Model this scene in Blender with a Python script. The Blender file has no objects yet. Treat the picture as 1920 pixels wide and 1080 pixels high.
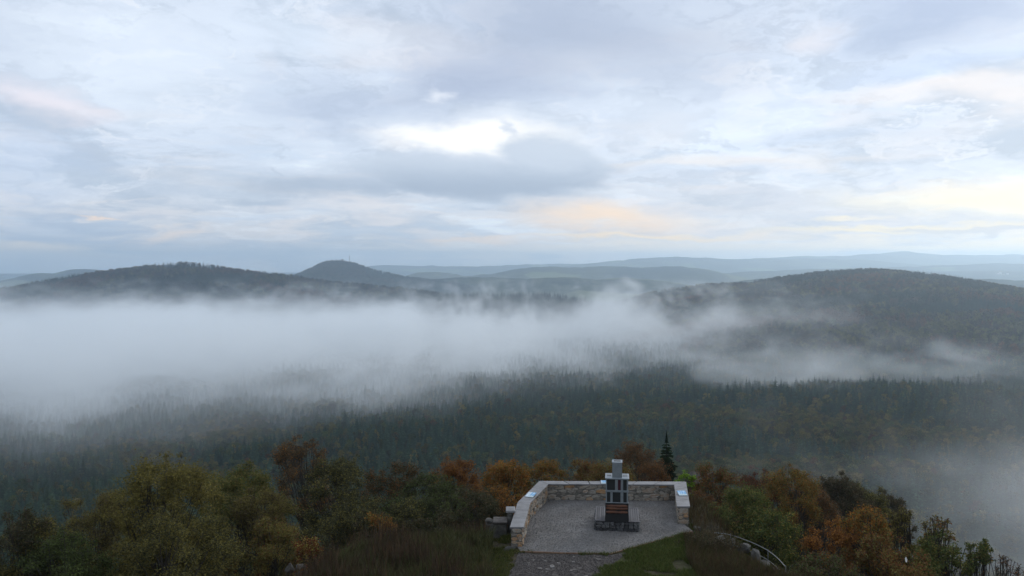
import bpy, bmesh, math, random
import numpy as np
from mathutils import Vector, Matrix, Euler

SC = bpy.context.scene
COL = SC.collection
R = math.radians

# ------------------------------------------------------------------ camera
CAM_H, PITCH, FPX = 14.0, 1.8, 1598.0
cam_data = bpy.data.cameras.new("camera")
cam = bpy.data.objects.new("camera", cam_data)
COL.objects.link(cam)
cam.location = (0, 0, CAM_H)
cam.rotation_euler = (R(90 - PITCH), 0, 0)
cam_data.sensor_width = 36
cam_data.lens = 36 * FPX / 1920
cam_data.clip_start, cam_data.clip_end = 0.5, 90000
SC.camera = cam


class NT:
    """small helper around a node tree"""
    def __init__(self, tree):
        self.t = tree
    def n(self, typ, **kw):
        nd = self.t.nodes.new(typ)
        for k, v in kw.items():
            setattr(nd, k, v)
        return nd
    def put(self, sock, v):
        if v is None:
            return
        if hasattr(v, "is_linked") or hasattr(v, "links"):
            self.t.links.new(v, sock)
        else:
            if hasattr(sock.default_value, "__len__") and not hasattr(v, "__len__"):
                v = (v,) * len(sock.default_value)
            elif hasattr(sock.default_value, "__len__") and len(v) == 3 and len(sock.default_value) == 4:
                v = (*v, 1)
            sock.default_value = v
    def m(self, op, a, b=None, c=None, clamp=False):
        nd = self.n("ShaderNodeMath", operation=op, use_clamp=clamp)
        for s, v in zip(nd.inputs, (a, b, c)):
            self.put(s, v)
        return nd.outputs[0]
    def v(self, op, a, b=None, c=None, out=0):
        nd = self.n("ShaderNodeVectorMath", operation=op)
        for s, x in zip(nd.inputs, (a, b, c)):
            self.put(s, x)
        return nd.outputs["Value"] if op in ("LENGTH", "DOT_PRODUCT", "DISTANCE") else nd.outputs[0]
    def xyz(self, a):
        nd = self.n("ShaderNodeSeparateXYZ"); self.put(nd.inputs[0], a)
        return nd.outputs
    def comb(self, x, y, z=0.0):
        nd = self.n("ShaderNodeCombineXYZ")
        for s, v in zip(nd.inputs, (x, y, z)):
            self.put(s, v)
        return nd.outputs[0]
    def noise(self, vec, scale, detail=3, rough=0.5, dist=0.0, col=False):
        nd = self.n("ShaderNodeTexNoise")
        self.put(nd.inputs["Vector"], vec); nd.inputs["Scale"].default_value = scale
        nd.inputs["Detail"].default_value = detail; nd.inputs["Roughness"].default_value = rough
        nd.inputs["Distortion"].default_value = dist
        return nd.outputs["Color" if col else 0]
    def mr(self, v, a, b, c=0.0, d=1.0, smooth=True):
        nd = self.n("ShaderNodeMapRange", interpolation_type="SMOOTHSTEP" if smooth else "LINEAR")
        for s, x in zip(nd.inputs, (v, a, b, c, d)):
            self.put(s, x)
        return nd.outputs[0]
    def mix(self, f, a, b, blend="MIX"):
        nd = self.n("ShaderNodeMix", data_type="RGBA", blend_type=blend)
        self.put(nd.inputs[0], f); self.put(nd.inputs[6], a); self.put(nd.inputs[7], b)
        return nd.outputs[2]
    def link(self, a, b):
        self.t.links.new(a, b)


def lin(r, g, b):
    f = lambda c: (c / 255 / 12.92) if c / 255 <= 0.04045 else ((c / 255 + 0.055) / 1.055) ** 2.4
    return (f(r), f(g), f(b))

SKY_GAIN = 1.14
# ------------------------------------------------------------------ sky
SUN_AZ, SUN_EL = 38.0, 24.0      # azimuth to the right of the view axis, elevation
world = bpy.data.worlds.new("World"); SC.world = world
world.use_nodes = True
wt = world.node_tree; wt.nodes.clear()
W = NT(wt)
out = W.n("ShaderNodeOutputWorld"); bg = W.n("ShaderNodeBackground")
bg.inputs["Strength"].default_value = 0.1
W.link(bg.outputs[0], out.inputs[0])
sky = W.n("ShaderNodeTexSky", sky_type="NISHITA")
sky.sun_disc = False
sky.sun_elevation = R(SUN_EL); sky.sun_rotation = R(SUN_AZ)
sky.altitude = 500; sky.air_density = 1.0; sky.dust_density = 1.5
gen = W.n("ShaderNodeTexCoord").outputs["Generated"]
dx, dy, dz = W.xyz(gen)
az = W.m("ARCTAN2", dx, dy)
el = W.m("ARCSINE", dz)
ang = W.comb(az, el, 0.0)
# flat cloud deck seen in perspective
den = W.m("ADD", W.m("MAXIMUM", dz, 0.0), 0.10)
deck = W.comb(W.m("DIVIDE", dx, den), W.m("DIVIDE", dy, den), 0.0)
half = (0.5, 0.5, 0.5)
wn = W.v("SUBTRACT", W.noise(deck, 1.1, 3, 0.5, 0.0, col=True), half)
wn2 = W.v("SUBTRACT", W.noise(W.v("MULTIPLY", ang, (11, 24, 1)), 1.0, 6, 0.62, 0.0, col=True), half)
wang = W.v("ADD", W.v("ADD", ang, W.v("MULTIPLY", wn, (0.26, 0.085, 0))), W.v("MULTIPLY", wn2, (0.11, 0.045, 0)))
wang_s = W.v("ADD", W.v("ADD", ang, W.v("MULTIPLY", wn, (0.09, 0.03, 0))), W.v("MULTIPLY", wn2, (0.10, 0.034, 0)))

def blob(px, py, rx, ry, tilt=0.0, hard=0.0, c=wang):
    """soft patch of cloud or light at a compass direction and height in the sky"""
    a, e = math.atan((px - 960) / FPX), math.atan((489.8 - py) / FPX)
    v = W.v("SUBTRACT", c, (a, e, 0))
    if tilt:
        rot = W.n("ShaderNodeVectorRotate", rotation_type="Z_AXIS")
        W.put(rot.inputs["Vector"], v); rot.inputs["Angle"].default_value = R(tilt)
        v = rot.outputs[0]
    d = W.v("LENGTH", W.v("MULTIPLY", v, (FPX / rx, FPX / ry, 0)))
    return W.mr(d, 1.0, hard)

K = 10.0 * SKY_GAIN    # cloud colours are divided by the background strength
def C(r, g, b, k=1.0):
    return tuple(c * K * k for c in lin(r, g, b))
def X(a, b):
    return W.m("MULTIPLY", a, b)

# broad colour of the deck: pale blue aloft, pinkish grey low down
col = W.mix(W.mr(el, 0.0, 0.13), C(214, 215, 220), C(212, 223, 239))
n1 = W.noise(W.v("ADD", deck, W.v("MULTIPLY", wn, (0.5, 0.5, 0))), 0.75, 8, 0.62, 0.5)
n2 = W.noise(W.v("MULTIPLY", wang, (4.5, 11, 1)), 1.0, 8, 0.66, 0.3)
nn = W.m("ADD", X(n1, 0.5), X(n2, 0.5))
col = W.mix(X(W.mr(nn, 0.49, 0.60), 0.95), col, C(176, 190, 208))
col = W.mix(X(W.mr(nn, 0.50, 0.38), 0.95), col, C(230, 240, 251))
# ragged puffs: lit edges and dim bellies
n6 = W.noise(W.v("ADD", W.v("MULTIPLY", wang, (9.0, 19, 1)), W.v("MULTIPLY", wn2, (1.6, 1.6, 0))), 1.0, 8, 0.6, 0.2)
col = W.mix(X(W.mr(n6, 0.51, 0.62), 0.6), col, C(180, 193, 211))
col = W.mix(X(W.mr(n6, 0.46, 0.38), 0.5), col, C(236, 240, 248))
# pink tinge in parts
n4 = W.xyz(W.noise(W.v("ADD", deck, (13.0, 2.0, 0)), 1.3, 4, 0.55, 0.3, col=True))
col = W.mix(X(W.mr(n4[0], 0.50, 0.68), 0.42), col, C(227, 224, 227))
col = W.mix(X(W.mr(n4[1], 0.52, 0.70), 0.5), col, C(192, 210, 232))
# long thin streaks low in the sky
n5 = W.noise(W.v("MULTIPLY", wang_s, (4.5, 46, 1)), 1.0, 6, 0.6, 0.5)
low = W.mr(el, 0.17, 0.03)
col = W.mix(X(X(W.mr(n5, 0.50, 0.66), low), 0.6), col, C(190, 202, 220))
col = W.mix(X(X(W.mr(n5, 0.48, 0.34), low), 0.6), col, C(234, 228, 228))
# grey cloud banks
for px, py, rx, ry, tilt, f, cc in (
        (1080, 50, 520, 200, 6, 0.9, (169, 181, 203)),
        (900, 165, 270, 115, 6, 0.85, (170, 182, 206)),
        (1200, 150, 260, 80, 6, 0.5, (190, 200, 218)),
        (1800, 50, 340, 140, 0, 0.9, (160, 177, 206)),
        (640, 205, 320, 80, 4, 0.75, (182, 195, 217)),
        (40, 330, 200, 130, 0, 0.6, (190, 206, 230)),
        (60, 90, 150, 140, 0, 0.45, (194, 206, 224)),
        (110, 443, 270, 28, 0, 0.95, (174, 190, 212)),
        (690, 443, 170, 27, 0, 0.8, (190, 205, 223)),
        (1330, 335, 330, 36, 0, 0.4, (198, 209, 227)),
        (1400, 395, 340, 60, 0, 0.5, (206, 209, 220)),
        (420, 350, 330, 60, 0, 0.35, (200, 213, 228)),
        (1830, 160, 300, 34, -2, 0.6, (188, 207, 236)),
        (1560, 270, 380, 26, 0, 0.4, (190, 206, 229))):
    col = W.mix(X(blob(px, py, rx, ry, tilt), f), col, C(*cc))
# brighter thin cloud
for px, py, rx, ry, tilt, f, cc in (
        (300, 150, 280, 140, 10, 0.65, (230, 240, 252)),
        (110, 215, 150, 52, 5, 0.8, (242, 236, 243)),
        (560, 60, 260, 70, 0, 0.6, (226, 237, 251)),
        (840, 190, 45, 24, 0, 0.7, (236, 240, 248)),
        (1540, 90, 110, 46, 0, 0.65, (230, 228, 234)),
        (1800, 205, 300, 38, 4, 0.8, (236, 230, 229)),
        (1230, 225, 300, 44, 0, 0.6, (222, 231, 244)),
        (1350, 310, 330, 26, 0, 0.65, (236, 231, 229)),
        (700, 398, 240, 26, 3, 0.65, (230, 227, 230))):
    col = W.mix(X(blob(px, py, rx, ry, tilt), f), col, C(*cc))
# bright break in the cloud with a tongue of grey cloud below it
col = W.mix(X(blob(920, 265, 340, 58, 3), 0.6), col, C(238, 243, 250))
col = W.mix(blob(885, 262, 250, 34, 2, 0.22, wang_s), col, C(255, 253, 250, 1.06))
col = W.mix(X(blob(948, 254, 34, 13, 28, 0.0, wang_s), 0.8), col, C(205, 215, 230))
tong = W.m("MAXIMUM", blob(1050, 312, 150, 60, 10, 0.6, wang_s),
           W.m("MAXIMUM", blob(880, 332, 330, 56, 4, 0.45, wang_s), X(blob(620, 345, 380, 58, 1), 0.8)))
tcol = W.mix(W.mr(W.m("ADD", el, X(n2, 0.05)), 0.105, 0.150), C(158, 173, 194), C(198, 209, 224))
col = W.mix(X(tong, 0.95), col, tcol)
# warm light low in the west
for px, py, rx, ry, tilt, f, cc in (
        (1900, 392, 380, 50, 3, 0.95, (253, 241, 212)),
        (1700, 436, 330, 12, 0, 0.9, (255, 238, 200)),
        (1130, 410, 230, 42, 4, 1.0, (252, 226, 200)),
        (1230, 444, 330, 11, 0, 1.0, (255, 232, 200)),
        (1590, 415, 70, 6, 0, 0.8, (250, 238, 214)),
        (880, 449, 170, 10, 0, 0.85, (242, 224, 210)),
        (180, 419, 56, 3.5, 0, 0.9, (248, 226, 208)),
        (330, 440, 95, 16, -14, 0.85, (240, 226, 217)),
        (70, 474, 270, 24, 0, 0.9, (246, 236, 224)),
        (1400, 467, 900, 24, 0, 0.9, (252, 239, 222)),
        (1900, 466, 460, 27, 0, 0.9, (255, 240, 208))):
    col = W.mix(X(blob(px, py, rx, ry, tilt, 0.0, wang_s), f), col, C(*cc))
col = W.mix(X(blob(1860, 441, 200, 7, 2, 0.5, wang_s), 0.8), col, C(198, 201, 208))
fin = W.mix(0.94, sky.outputs[0], col)
W.link(fin, bg.inputs["Color"])
world.cycles.sampling_method = "MANUAL"; world.cycles.sample_map_resolution = 512

sun_d = bpy.data.lights.new("sun", "SUN")
sun_d.energy, sun_d.angle, sun_d.color = 1.4, R(25), (1.0, 0.965, 0.91)
sun = bpy.data.objects.new("sun", sun_d); COL.objects.link(sun)
sun.rotation_euler = Vector((-math.sin(R(SUN_AZ)) * math.cos(R(SUN_EL)), -math.cos(R(SUN_AZ)) * math.cos(R(SUN_EL)),
                             -math.sin(R(SUN_EL)))).to_track_quat("-Z", "Y").to_euler()

vs = SC.view_settings
vs.view_transform, vs.look, vs.gamma, vs.exposure, vs.use_curve_mapping = "Standard", "None", 1.0, 0.0, False
cy = SC.cycles
cy.use_denoising = True
cy.denoiser = "OPENIMAGEDENOISE"
cy.use_adaptive_sampling, cy.adaptive_threshold = True, 0.02
cy.max_bounces, cy.diffuse_bounces, cy.glossy_bounces, cy.transmission_bounces = 7, 2, 2, 3
cy.volume_bounces, cy.transparent_max_bounces = 6, 6
cy.volume_step_rate, cy.volume_max_steps = 1.0, 512
cy.sample_clamp_indirect = 4
SC.render.film_transparent = False

# ------------------------------------------------------------------ helpers
def tag(o, label=None, cat=None, group=None, kind=None):
    if label: o["label"] = label
    if cat: o["category"] = cat
    if group: o["group"] = group
    if kind: o["kind"] = kind
    return o

def mesh_obj(name, verts, faces, mat=None, parent=None, smooth=False):
    me = bpy.data.meshes.new(name)
    me.from_pydata([tuple(v) for v in verts], [], [tuple(f) for f in faces])
    if mat: me.materials.append(mat)
    if smooth: me.polygons.foreach_set("use_smooth", [True] * len(me.polygons))
    me.update()
    o = bpy.data.objects.new(name, me); COL.objects.link(o)
    if parent: o.parent = parent
    return o

def np_mesh(name, V, F, mat=None, smooth=False):
    """mesh from numpy arrays; F is (n,3) or (n,4)"""
    me = bpy.data.meshes.new(name)
    n, k = F.shape
    me.vertices.add(len(V)); me.vertices.foreach_set("co", np.ascontiguousarray(V, dtype=np.float32).ravel())
    me.loops.add(n * k); me.loops.foreach_set("vertex_index", np.ascontiguousarray(F, dtype=np.int32).ravel())
    me.polygons.add(n); me.polygons.foreach_set("loop_start", np.arange(0, n * k, k, dtype=np.int32))
    me.polygons.foreach_set("use_smooth", np.full(n, smooth))
    if mat: me.materials.append(mat)
    me.update(calc_edges=True)
    return me

def link(name, data, parent=None, loc=(0, 0, 0), rot=(0, 0, 0), scale=(1, 1, 1)):
    o = bpy.data.objects.new(name, data); COL.objects.link(o)
    if parent: o.parent = parent
    o.location, o.rotation_euler, o.scale = loc, rot, scale
    return o

def at(px, py, y):
    """world point seen at a place of the photograph, y metres ahead of the tower"""
    p = R(PITCH)
    d = Vector(((px - 960) / FPX, math.cos(p) + (540 - py) / FPX * math.sin(p),
                -math.sin(p) + (540 - py) / FPX * math.cos(p)))
    k = y / d.y
    return Vector((d.x * k, y, CAM_H + d.z * k))

def on(px, py, z):
    """world point on the level z"""
    a = at(px, py, 1.0)
    k = (z - CAM_H) / (a.z - CAM_H)
    return Vector((a.x * k, k, z))

def hash2(ix, iy, seed):
    h = (ix.astype(np.int64) * 374761393 + iy.astype(np.int64) * 668265263 + seed * 974634777) & 0x7FFFFFFF
    h = ((h ^ (h >> 13)) * 1274126177) & 0x7FFFFFFF
    return ((h ^ (h >> 16)) & 0xFFFF) / 65535.0

def vnoise(x, y, seed=0):
    x = np.asarray(x, float); y = np.asarray(y, float)
    ix, iy = np.floor(x), np.floor(y); fx, fy = x - ix, y - iy
    fx = fx * fx * (3 - 2 * fx); fy = fy * fy * (3 - 2 * fy)
    a, b = hash2(ix, iy, seed), hash2(ix + 1, iy, seed)
    c, d = hash2(ix, iy + 1, seed), hash2(ix + 1, iy + 1, seed)
    return (a + (b - a) * fx) * (1 - fy) + (c + (d - c) * fx) * fy

def fbm(x, y, oct=4, seed=0):
    s, a, t = 0, 0.5, 0
    for o in range(oct):
        s = s + a * vnoise(np.asarray(x) * 2 ** o, np.asarray(y) * 2 ** o, seed + o * 17); t += a; a *= 0.5
    return s / t

def sstep(a, b, v):
    t = np.clip((np.asarray(v, float) - a) / (b - a), 0, 1)
    return t * t * (3 - 2 * t)

# ------------------------------------------------------------------ materials
def principled(name, color=(0.5, 0.5, 0.5), rough=0.8, metal=0.0, spec=0.3):
    m = bpy.data.materials.new(name); m.use_nodes = True
    b = m.node_tree.nodes["Principled BSDF"]
    b.inputs["Base Color"].default_value = (*color, 1)
    b.inputs["Roughness"].default_value = rough
    b.inputs["Metallic"].default_value = metal
    b.inputs["Specular IOR Level"].default_value = spec
    return m, NT(m.node_tree), b

def noisy(name, stops, scale=3.0, detail=6, rough=0.85, bump=0.0, bscale=20.0, bdist=0.02, coord="Object", metal=0.0, spec=0.3, stretch=(1, 1, 1), rand=0.0):
    """material whose colour wanders through stops [(pos, rgb)]"""
    m, t, b = principled(name, rough=rough, metal=metal, spec=spec)
    co = t.n("ShaderNodeTexCoord").outputs[coord] if coord != "World" else t.n("ShaderNodeNewGeometry").outputs["Position"]
    co = t.v("MULTIPLY", co, stretch)
    if rand:
        oi = t.n("ShaderNodeObjectInfo").outputs["Random"]
        co = t.v("ADD", co, t.comb(t.m("MULTIPLY", oi, 37.0), t.m("MULTIPLY", oi, 91.0), t.m("MULTIPLY", oi, 17.0)))
    f = t.noise(co, scale, detail, 0.6)
    if rand:
        f = t.m("ADD", f, t.m("MULTIPLY", t.m("SUBTRACT", oi, 0.5), rand))
    r = t.n("ShaderNodeValToRGB"); cr = r.color_ramp
    while len(cr.elements) < len(stops): cr.elements.new(0.5)
    for e, (p, c) in zip(cr.elements, stops):
        e.position, e.color = p, (*c, 1)
    t.link(f, r.inputs[0]); t.link(r.outputs[0], b.inputs["Base Color"])
    if bump:
        bp = t.n("ShaderNodeBump"); bp.inputs["Strength"].default_value = bump; bp.inputs["Distance"].default_value = bdist
        t.link(t.noise(co, bscale, 5, 0.6), bp.inputs["Height"]); t.link(bp.outputs[0], b.inputs["Normal"])
    return m

# ------------------------------------------------------------------ terrain
def ground_z(x, y):
    x = np.asarray(x, float); y = np.asarray(y, float)
    # summit plateau, falling away on all sides into the wooded valley
    q = np.sqrt(((x - 4) / 13.5) ** 2 + ((y - 27) / 25.0) ** 2)
    d = np.maximum(q - 1, 0) * np.sqrt((x - 4) ** 2 + (y - 27) ** 2) / np.maximum(q, 1e-3)
    d = np.maximum(d + (fbm(x / 14, y / 14, 3, 5) - 0.5) * np.minimum(d, 6), 0)
    slope = -155 * (1 - np.exp(-d / 240.0)) * sstep(-4, 10, d)
    slope += -1.0 * sstep(0, 1, d / 3.0) * 0.6
    r = np.hypot(x, y)
    amp = sstep(200, 600, r)
    hills = (fbm(x / 420, y / 420, 3, 21) - 0.5) * 34 * amp * (1 - sstep(2600, 4500, r))
    swell = 7 * np.exp(-((x - 350) / 170) ** 2 - ((y - 900) / 90) ** 2) * amp
    swell += 10 * np.exp(-((x + 60) / 300) ** 2 - ((y - 720) / 70) ** 2) * amp
    plain = -40 * sstep(2200, 5000, r) + (fbm(x / 2600, y / 2600, 4, 41) - 0.5) * 70 * sstep(3500, 7000, r)
    # the valley is lower on the left side
    tilt = np.clip(x * 0.03, -18, 14) * amp * (1 - sstep(2600, 4500, r))
    rough = (fbm(x / 1.7, y / 1.7, 3, 3) - 0.5) * 0.22 * sstep(0.4, 2.0, d)
    # the ground breaks away below the railing
    nn_ = ((x - 9.9) * 4.1 + (y - 42) * 2.3) / 4.7
    cut = (0.85 * sstep(-0.5, 0.3, nn_) + 4.5 * sstep(0.2, 6, nn_)) * (1 - sstep(42.5, 45, y) * sstep(13, 11, x)) * sstep(28, 34, y) * (1 - sstep(60, 90, np.hypot(x, y)))
    # and drops behind the ruin beside the terrace
    cut = cut + 3.0 * sstep(42.8, 47.0, y - 0.2 * x) * sstep(0.7, -1.2, x - 0.22 * (y - 43)) * (1 - sstep(60, 90, np.hypot(x, y)))
    return slope - cut + hills + swell + plain + tilt + rough

def polar_sheet(name, mat, cx, cy, r0, r1, nr, angs):
    rr = np.concatenate([[0.0], np.geomspace(r0, r1, nr)])
    A, RR = np.meshgrid(angs, rr)
    Xs, Ys = cx + RR * np.sin(A), cy + RR * np.cos(A)
    Zs = ground_z(Xs, Ys)
    V = np.stack([Xs, Ys, Zs], -1).reshape(-1, 3)
    na = len(angs)
    i = np.arange(len(rr) - 1)[:, None] * na; j = np.arange(na)[None, :]; k = (j + 1) % na
    F = np.stack([(i + j), (i + k), (i + na + k), (i + na + j)], -1).reshape(-1, 4)
    return np_mesh(name, V, F[:, ::-1], mat, True)

m_ground, t, b = principled("ground_material", rough=0.95, spec=0.1)
pos = t.n("ShaderNodeNewGeometry").outputs["Position"]
rad = t.v("LENGTH", pos)
na_ = t.noise(pos, 0.9, 6, 0.65)
nb_ = t.noise(pos, 0.13, 4, 0.6)
nc_ = t.noise(pos, 7.0, 4, 0.7)
near = t.mix(t.mr(na_, 0.4, 0.62), (0.030, 0.024, 0.016), (0.060, 0.052, 0.030))
near = t.mix(t.m("MULTIPLY", t.mr(nc_, 0.5, 0.62), 0.7), near, (0.085, 0.072, 0.052))
near = t.mix(t.mr(nb_, 0.45, 0.6), near, (0.045, 0.05, 0.020))
wood = t.mix(t.mr(t.noise(pos, 0.02, 5, 0.6), 0.4, 0.6), (0.014, 0.020, 0.012), (0.030, 0.030, 0.014))
far_n = t.noise(t.v("MULTIPLY", pos, (1, 0.6, 1)), 0.0011, 6, 0.62)
vor = t.n("ShaderNodeTexVoronoi"); t.put(vor.inputs["Vector"], t.v("MULTIPLY", pos, (1, 1, 0))); vor.inputs["Scale"].default_value = 0.0021
vcol = t.xyz(vor.outputs["Color"])
fieldc = t.mix(vcol[0], (0.10, 0.15, 0.05), (0.18, 0.17, 0.09))
far = t.mix(t.m("MULTIPLY", t.mr(far_n, 0.52, 0.56), t.mr(vcol[1], 0.45, 0.5)), (0.020, 0.026, 0.018), fieldc)
c1 = t.mix(t.mr(rad, 70, 160), near, wood)
c2 = t.mix(t.mr(rad, 2600, 3800), c1, far)
t.link(c2, b.inputs["Base Color"])
bp = t.n("ShaderNodeBump"); bp.inputs["Strength"].default_value = 0.6; bp.inputs["Distance"].default_value = 0.15
t.link(t.noise(pos, 2.2, 5, 0.6), bp.inputs["Height"]); t.link(bp.outputs[0], b.inputs["Normal"])

angs = np.concatenate([np.linspace(-0.85, 0.85, 560), np.linspace(0.85, 2 * math.pi - 0.85, 150)[1:-1]])
terrain = link("terrain", polar_sheet("terrain", m_ground, 0, 20, 0.6, 16500, 240, angs))
tag(terrain, "wooded ground falling from the summit to the foggy valley and the plain", "terrain", kind="structure")

# ------------------------------------------------------------------ hills
def hill(profile, y, width, base, mat, label, name="hill", n=90, back=None, rough=6.0, nt=26, skew=None, trees=0.0, fe=0.9):
    """a ridge whose crest follows profile [(px, py)] seen y metres ahead; returns object and a surface function"""
    px = np.array([p[0] for p in profile], float); py = np.array([p[1] for p in profile], float)
    ext = (px[-1] - px[0]) * 0.12
    pyb = 489.8 + (CAM_H - base + 8) / y * FPX
    px = np.concatenate([[px[0] - ext], px, [px[-1] + ext]]); py = np.concatenate([[pyb], py, [pyb]])
    us = np.linspace(px[0], px[-1], n)
    # smooth interpolation of the crest
    pys = np.interp(us, px, py)
    ker = np.hanning(5); ker /= ker.sum()
    pys = np.convolve(np.pad(pys, 2, mode="edge"), ker, "valid")
    if not trees:      # far crests are never quite smooth
        jag = (fbm(us / 26.0, us * 0 + y * 0.37, 4, 5) - 0.5) * 3.4 + (fbm(us / 5.0, us * 0 + y * 0.11, 2, 9) - 0.5) * 1.1
        pys = pys + jag * np.clip(np.minimum(us - us[0], us[-1] - us) / 40.0, 0, 1)
    yd = y + (skew(us) if skew else 0) + 0 * us
    crest = np.array([at(u, v, yy) for u, v, yy in zip(us, pys, yd)]); crest[:, 2] -= trees
    back = back or width
    ts = np.concatenate([np.linspace(-1, 0, nt), np.linspace(0, 1, 9)[1:]])
    prof = np.where(ts < 0, (0.5 + 0.5 * np.cos(np.pi * np.clip(-ts, 0, 1))) ** fe, 0.5 + 0.5 * np.cos(np.pi * np.clip(ts, 0, 1)))
    off = np.where(ts < 0, ts * width, ts * back)
    U, T = np.meshgrid(np.arange(n), np.arange(len(ts)))
    Xs = crest[U, 0]; Ys = crest[U, 1] + off[T]
    Zs = base + (crest[U, 2] - base) * prof[T]
    tap = np.clip(np.minimum(U, n - 1 - U) / 6.0, 0, 1)
    Zs = Zs + (fbm(Xs / (width * 0.25), Ys / (width * 0.25), 4, 77) - 0.5) * rough * (1 - prof[T] ** 4) * 2
    Zs = base + (Zs - base) * 1.0
    V = np.stack([Xs, Ys, Zs], -1).reshape(-1, 3)
    i = np.arange(len(ts) - 1)[:, None] * n; j = np.arange(n - 1)[None, :]
    F = np.stack([i + j, i + j + 1, i + n + j + 1, i + n + j], -1).reshape(-1, 4)
    me = np_mesh(name, V, F, mat, True)
    o = link(name, me)
    tag(o, label, "hill", kind="structure")
    return o, (Xs, Ys, Zs, ts)

def far_mat(name, c1, c2, scale, stretch=(1, 1, 1), bump=0.0, meadow=0.0):
    m, t, b = principled(name, rough=1.0, spec=0.0)
    p0 = t.n("ShaderNodeNewGeometry").outputs["Position"]
    p = t.v("MULTIPLY", p0, stretch)
    f = t.noise(p, scale, 6, 0.7)
    c = t.mix(t.mr(f, 0.40, 0.62), c1, c2)
    if meadow:
        v = t.n("ShaderNodeTexVoronoi"); t.put(v.inputs["Vector"], t.v("MULTIPLY", p0, (0.6, 0.9, 3.0))); v.inputs["Scale"].default_value = 0.004
        q = t.xyz(v.outputs["Color"])
        g = t.m("MULTIPLY", t.mr(q[0], 0.80, 0.83), t.mr(t.noise(p0, 0.0012, 3, 0.5), 0.47, 0.53))
        c = t.mix(t.m("MULTIPLY", g, meadow), c, t.mix(q[1], (0.14, 0.19, 0.06), (0.24, 0.23, 0.13)))
    t.link(c, b.inputs["Base Color"])
    if bump:
        bp = t.n("ShaderNodeBump"); bp.inputs["Strength"].default_value = 1.0; bp.inputs["Distance"].default_value = bump
        t.link(t.noise(p, scale * 6, 3, 0.6), bp.inputs["Height"]); t.link(bp.outputs[0], b.inputs["Normal"])
    return m

m_hillfar = far_mat("distant_hill_material", (0.012, 0.018, 0.015), (0.070, 0.075, 0.042), 0.0022, (0.6, 1.0, 2.5), meadow=0.6)
m_hillmid = far_mat("wooded_hill_material", (0.016, 0.018, 0.012), (0.035, 0.028, 0.014), 0.02, bump=8)

HILLS = {}
HILLS["left"] = hill([(-260, 556), (-60, 546), (0, 541), (70, 531), (130, 519), (200, 508), (270, 500), (310, 495), (350, 492.5), (385, 496), (420, 500),
                      (470, 506), (520, 513), (560, 517), (600, 523), (650, 529), (700, 534), (745, 539), (800, 546), (860, 556), (920, 572)],
                     2700, 760, -190, m_hillmid, "long brown autumn wooded hill rising out of the fog beside the mast hill", n=160, trees=12)
HILLS["mast"] = hill([(470, 548), (520, 530), (550, 518), (575, 508), (600, 496), (617, 490), (630, 488), (650, 489), (668, 493), (690, 502), (705, 507), (720, 510),
                      (745, 516), (790, 522), (850, 530), (930, 545)],
                     4700, 760, -230, m_hillmid, "steep blue conical hill with a radio mast on its summit", n=160, trees=13)
HILLS["right"] = hill([(1120, 575), (1200, 552), (1250, 543), (1290, 537), (1330, 533), (1390, 529), (1430, 525), (1470, 517), (1510, 511), (1550, 506.5), (1590, 504.5), (1630, 505),
                       (1680, 509), (1740, 517), (1800, 529), (1860, 539), (1900, 544), (1980, 550), (2120, 560), (2300, 575)],
                      2350, 1330, -185, m_hillmid, "broad brown wooded hill above the forest where the fog bank thins out", n=160, back=600, trees=12, fe=0.62)
HILLS["middle"] = hill([(640, 572), (720, 556), (800, 551), (870, 548), (950, 549), (1000, 547), (1050, 549), (1090, 556), (1140, 575)],
                       2300, 330, -190, m_hillmid, "low dark spruce ridge just above the fog in the middle of the valley", n=90, trees=14)
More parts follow.
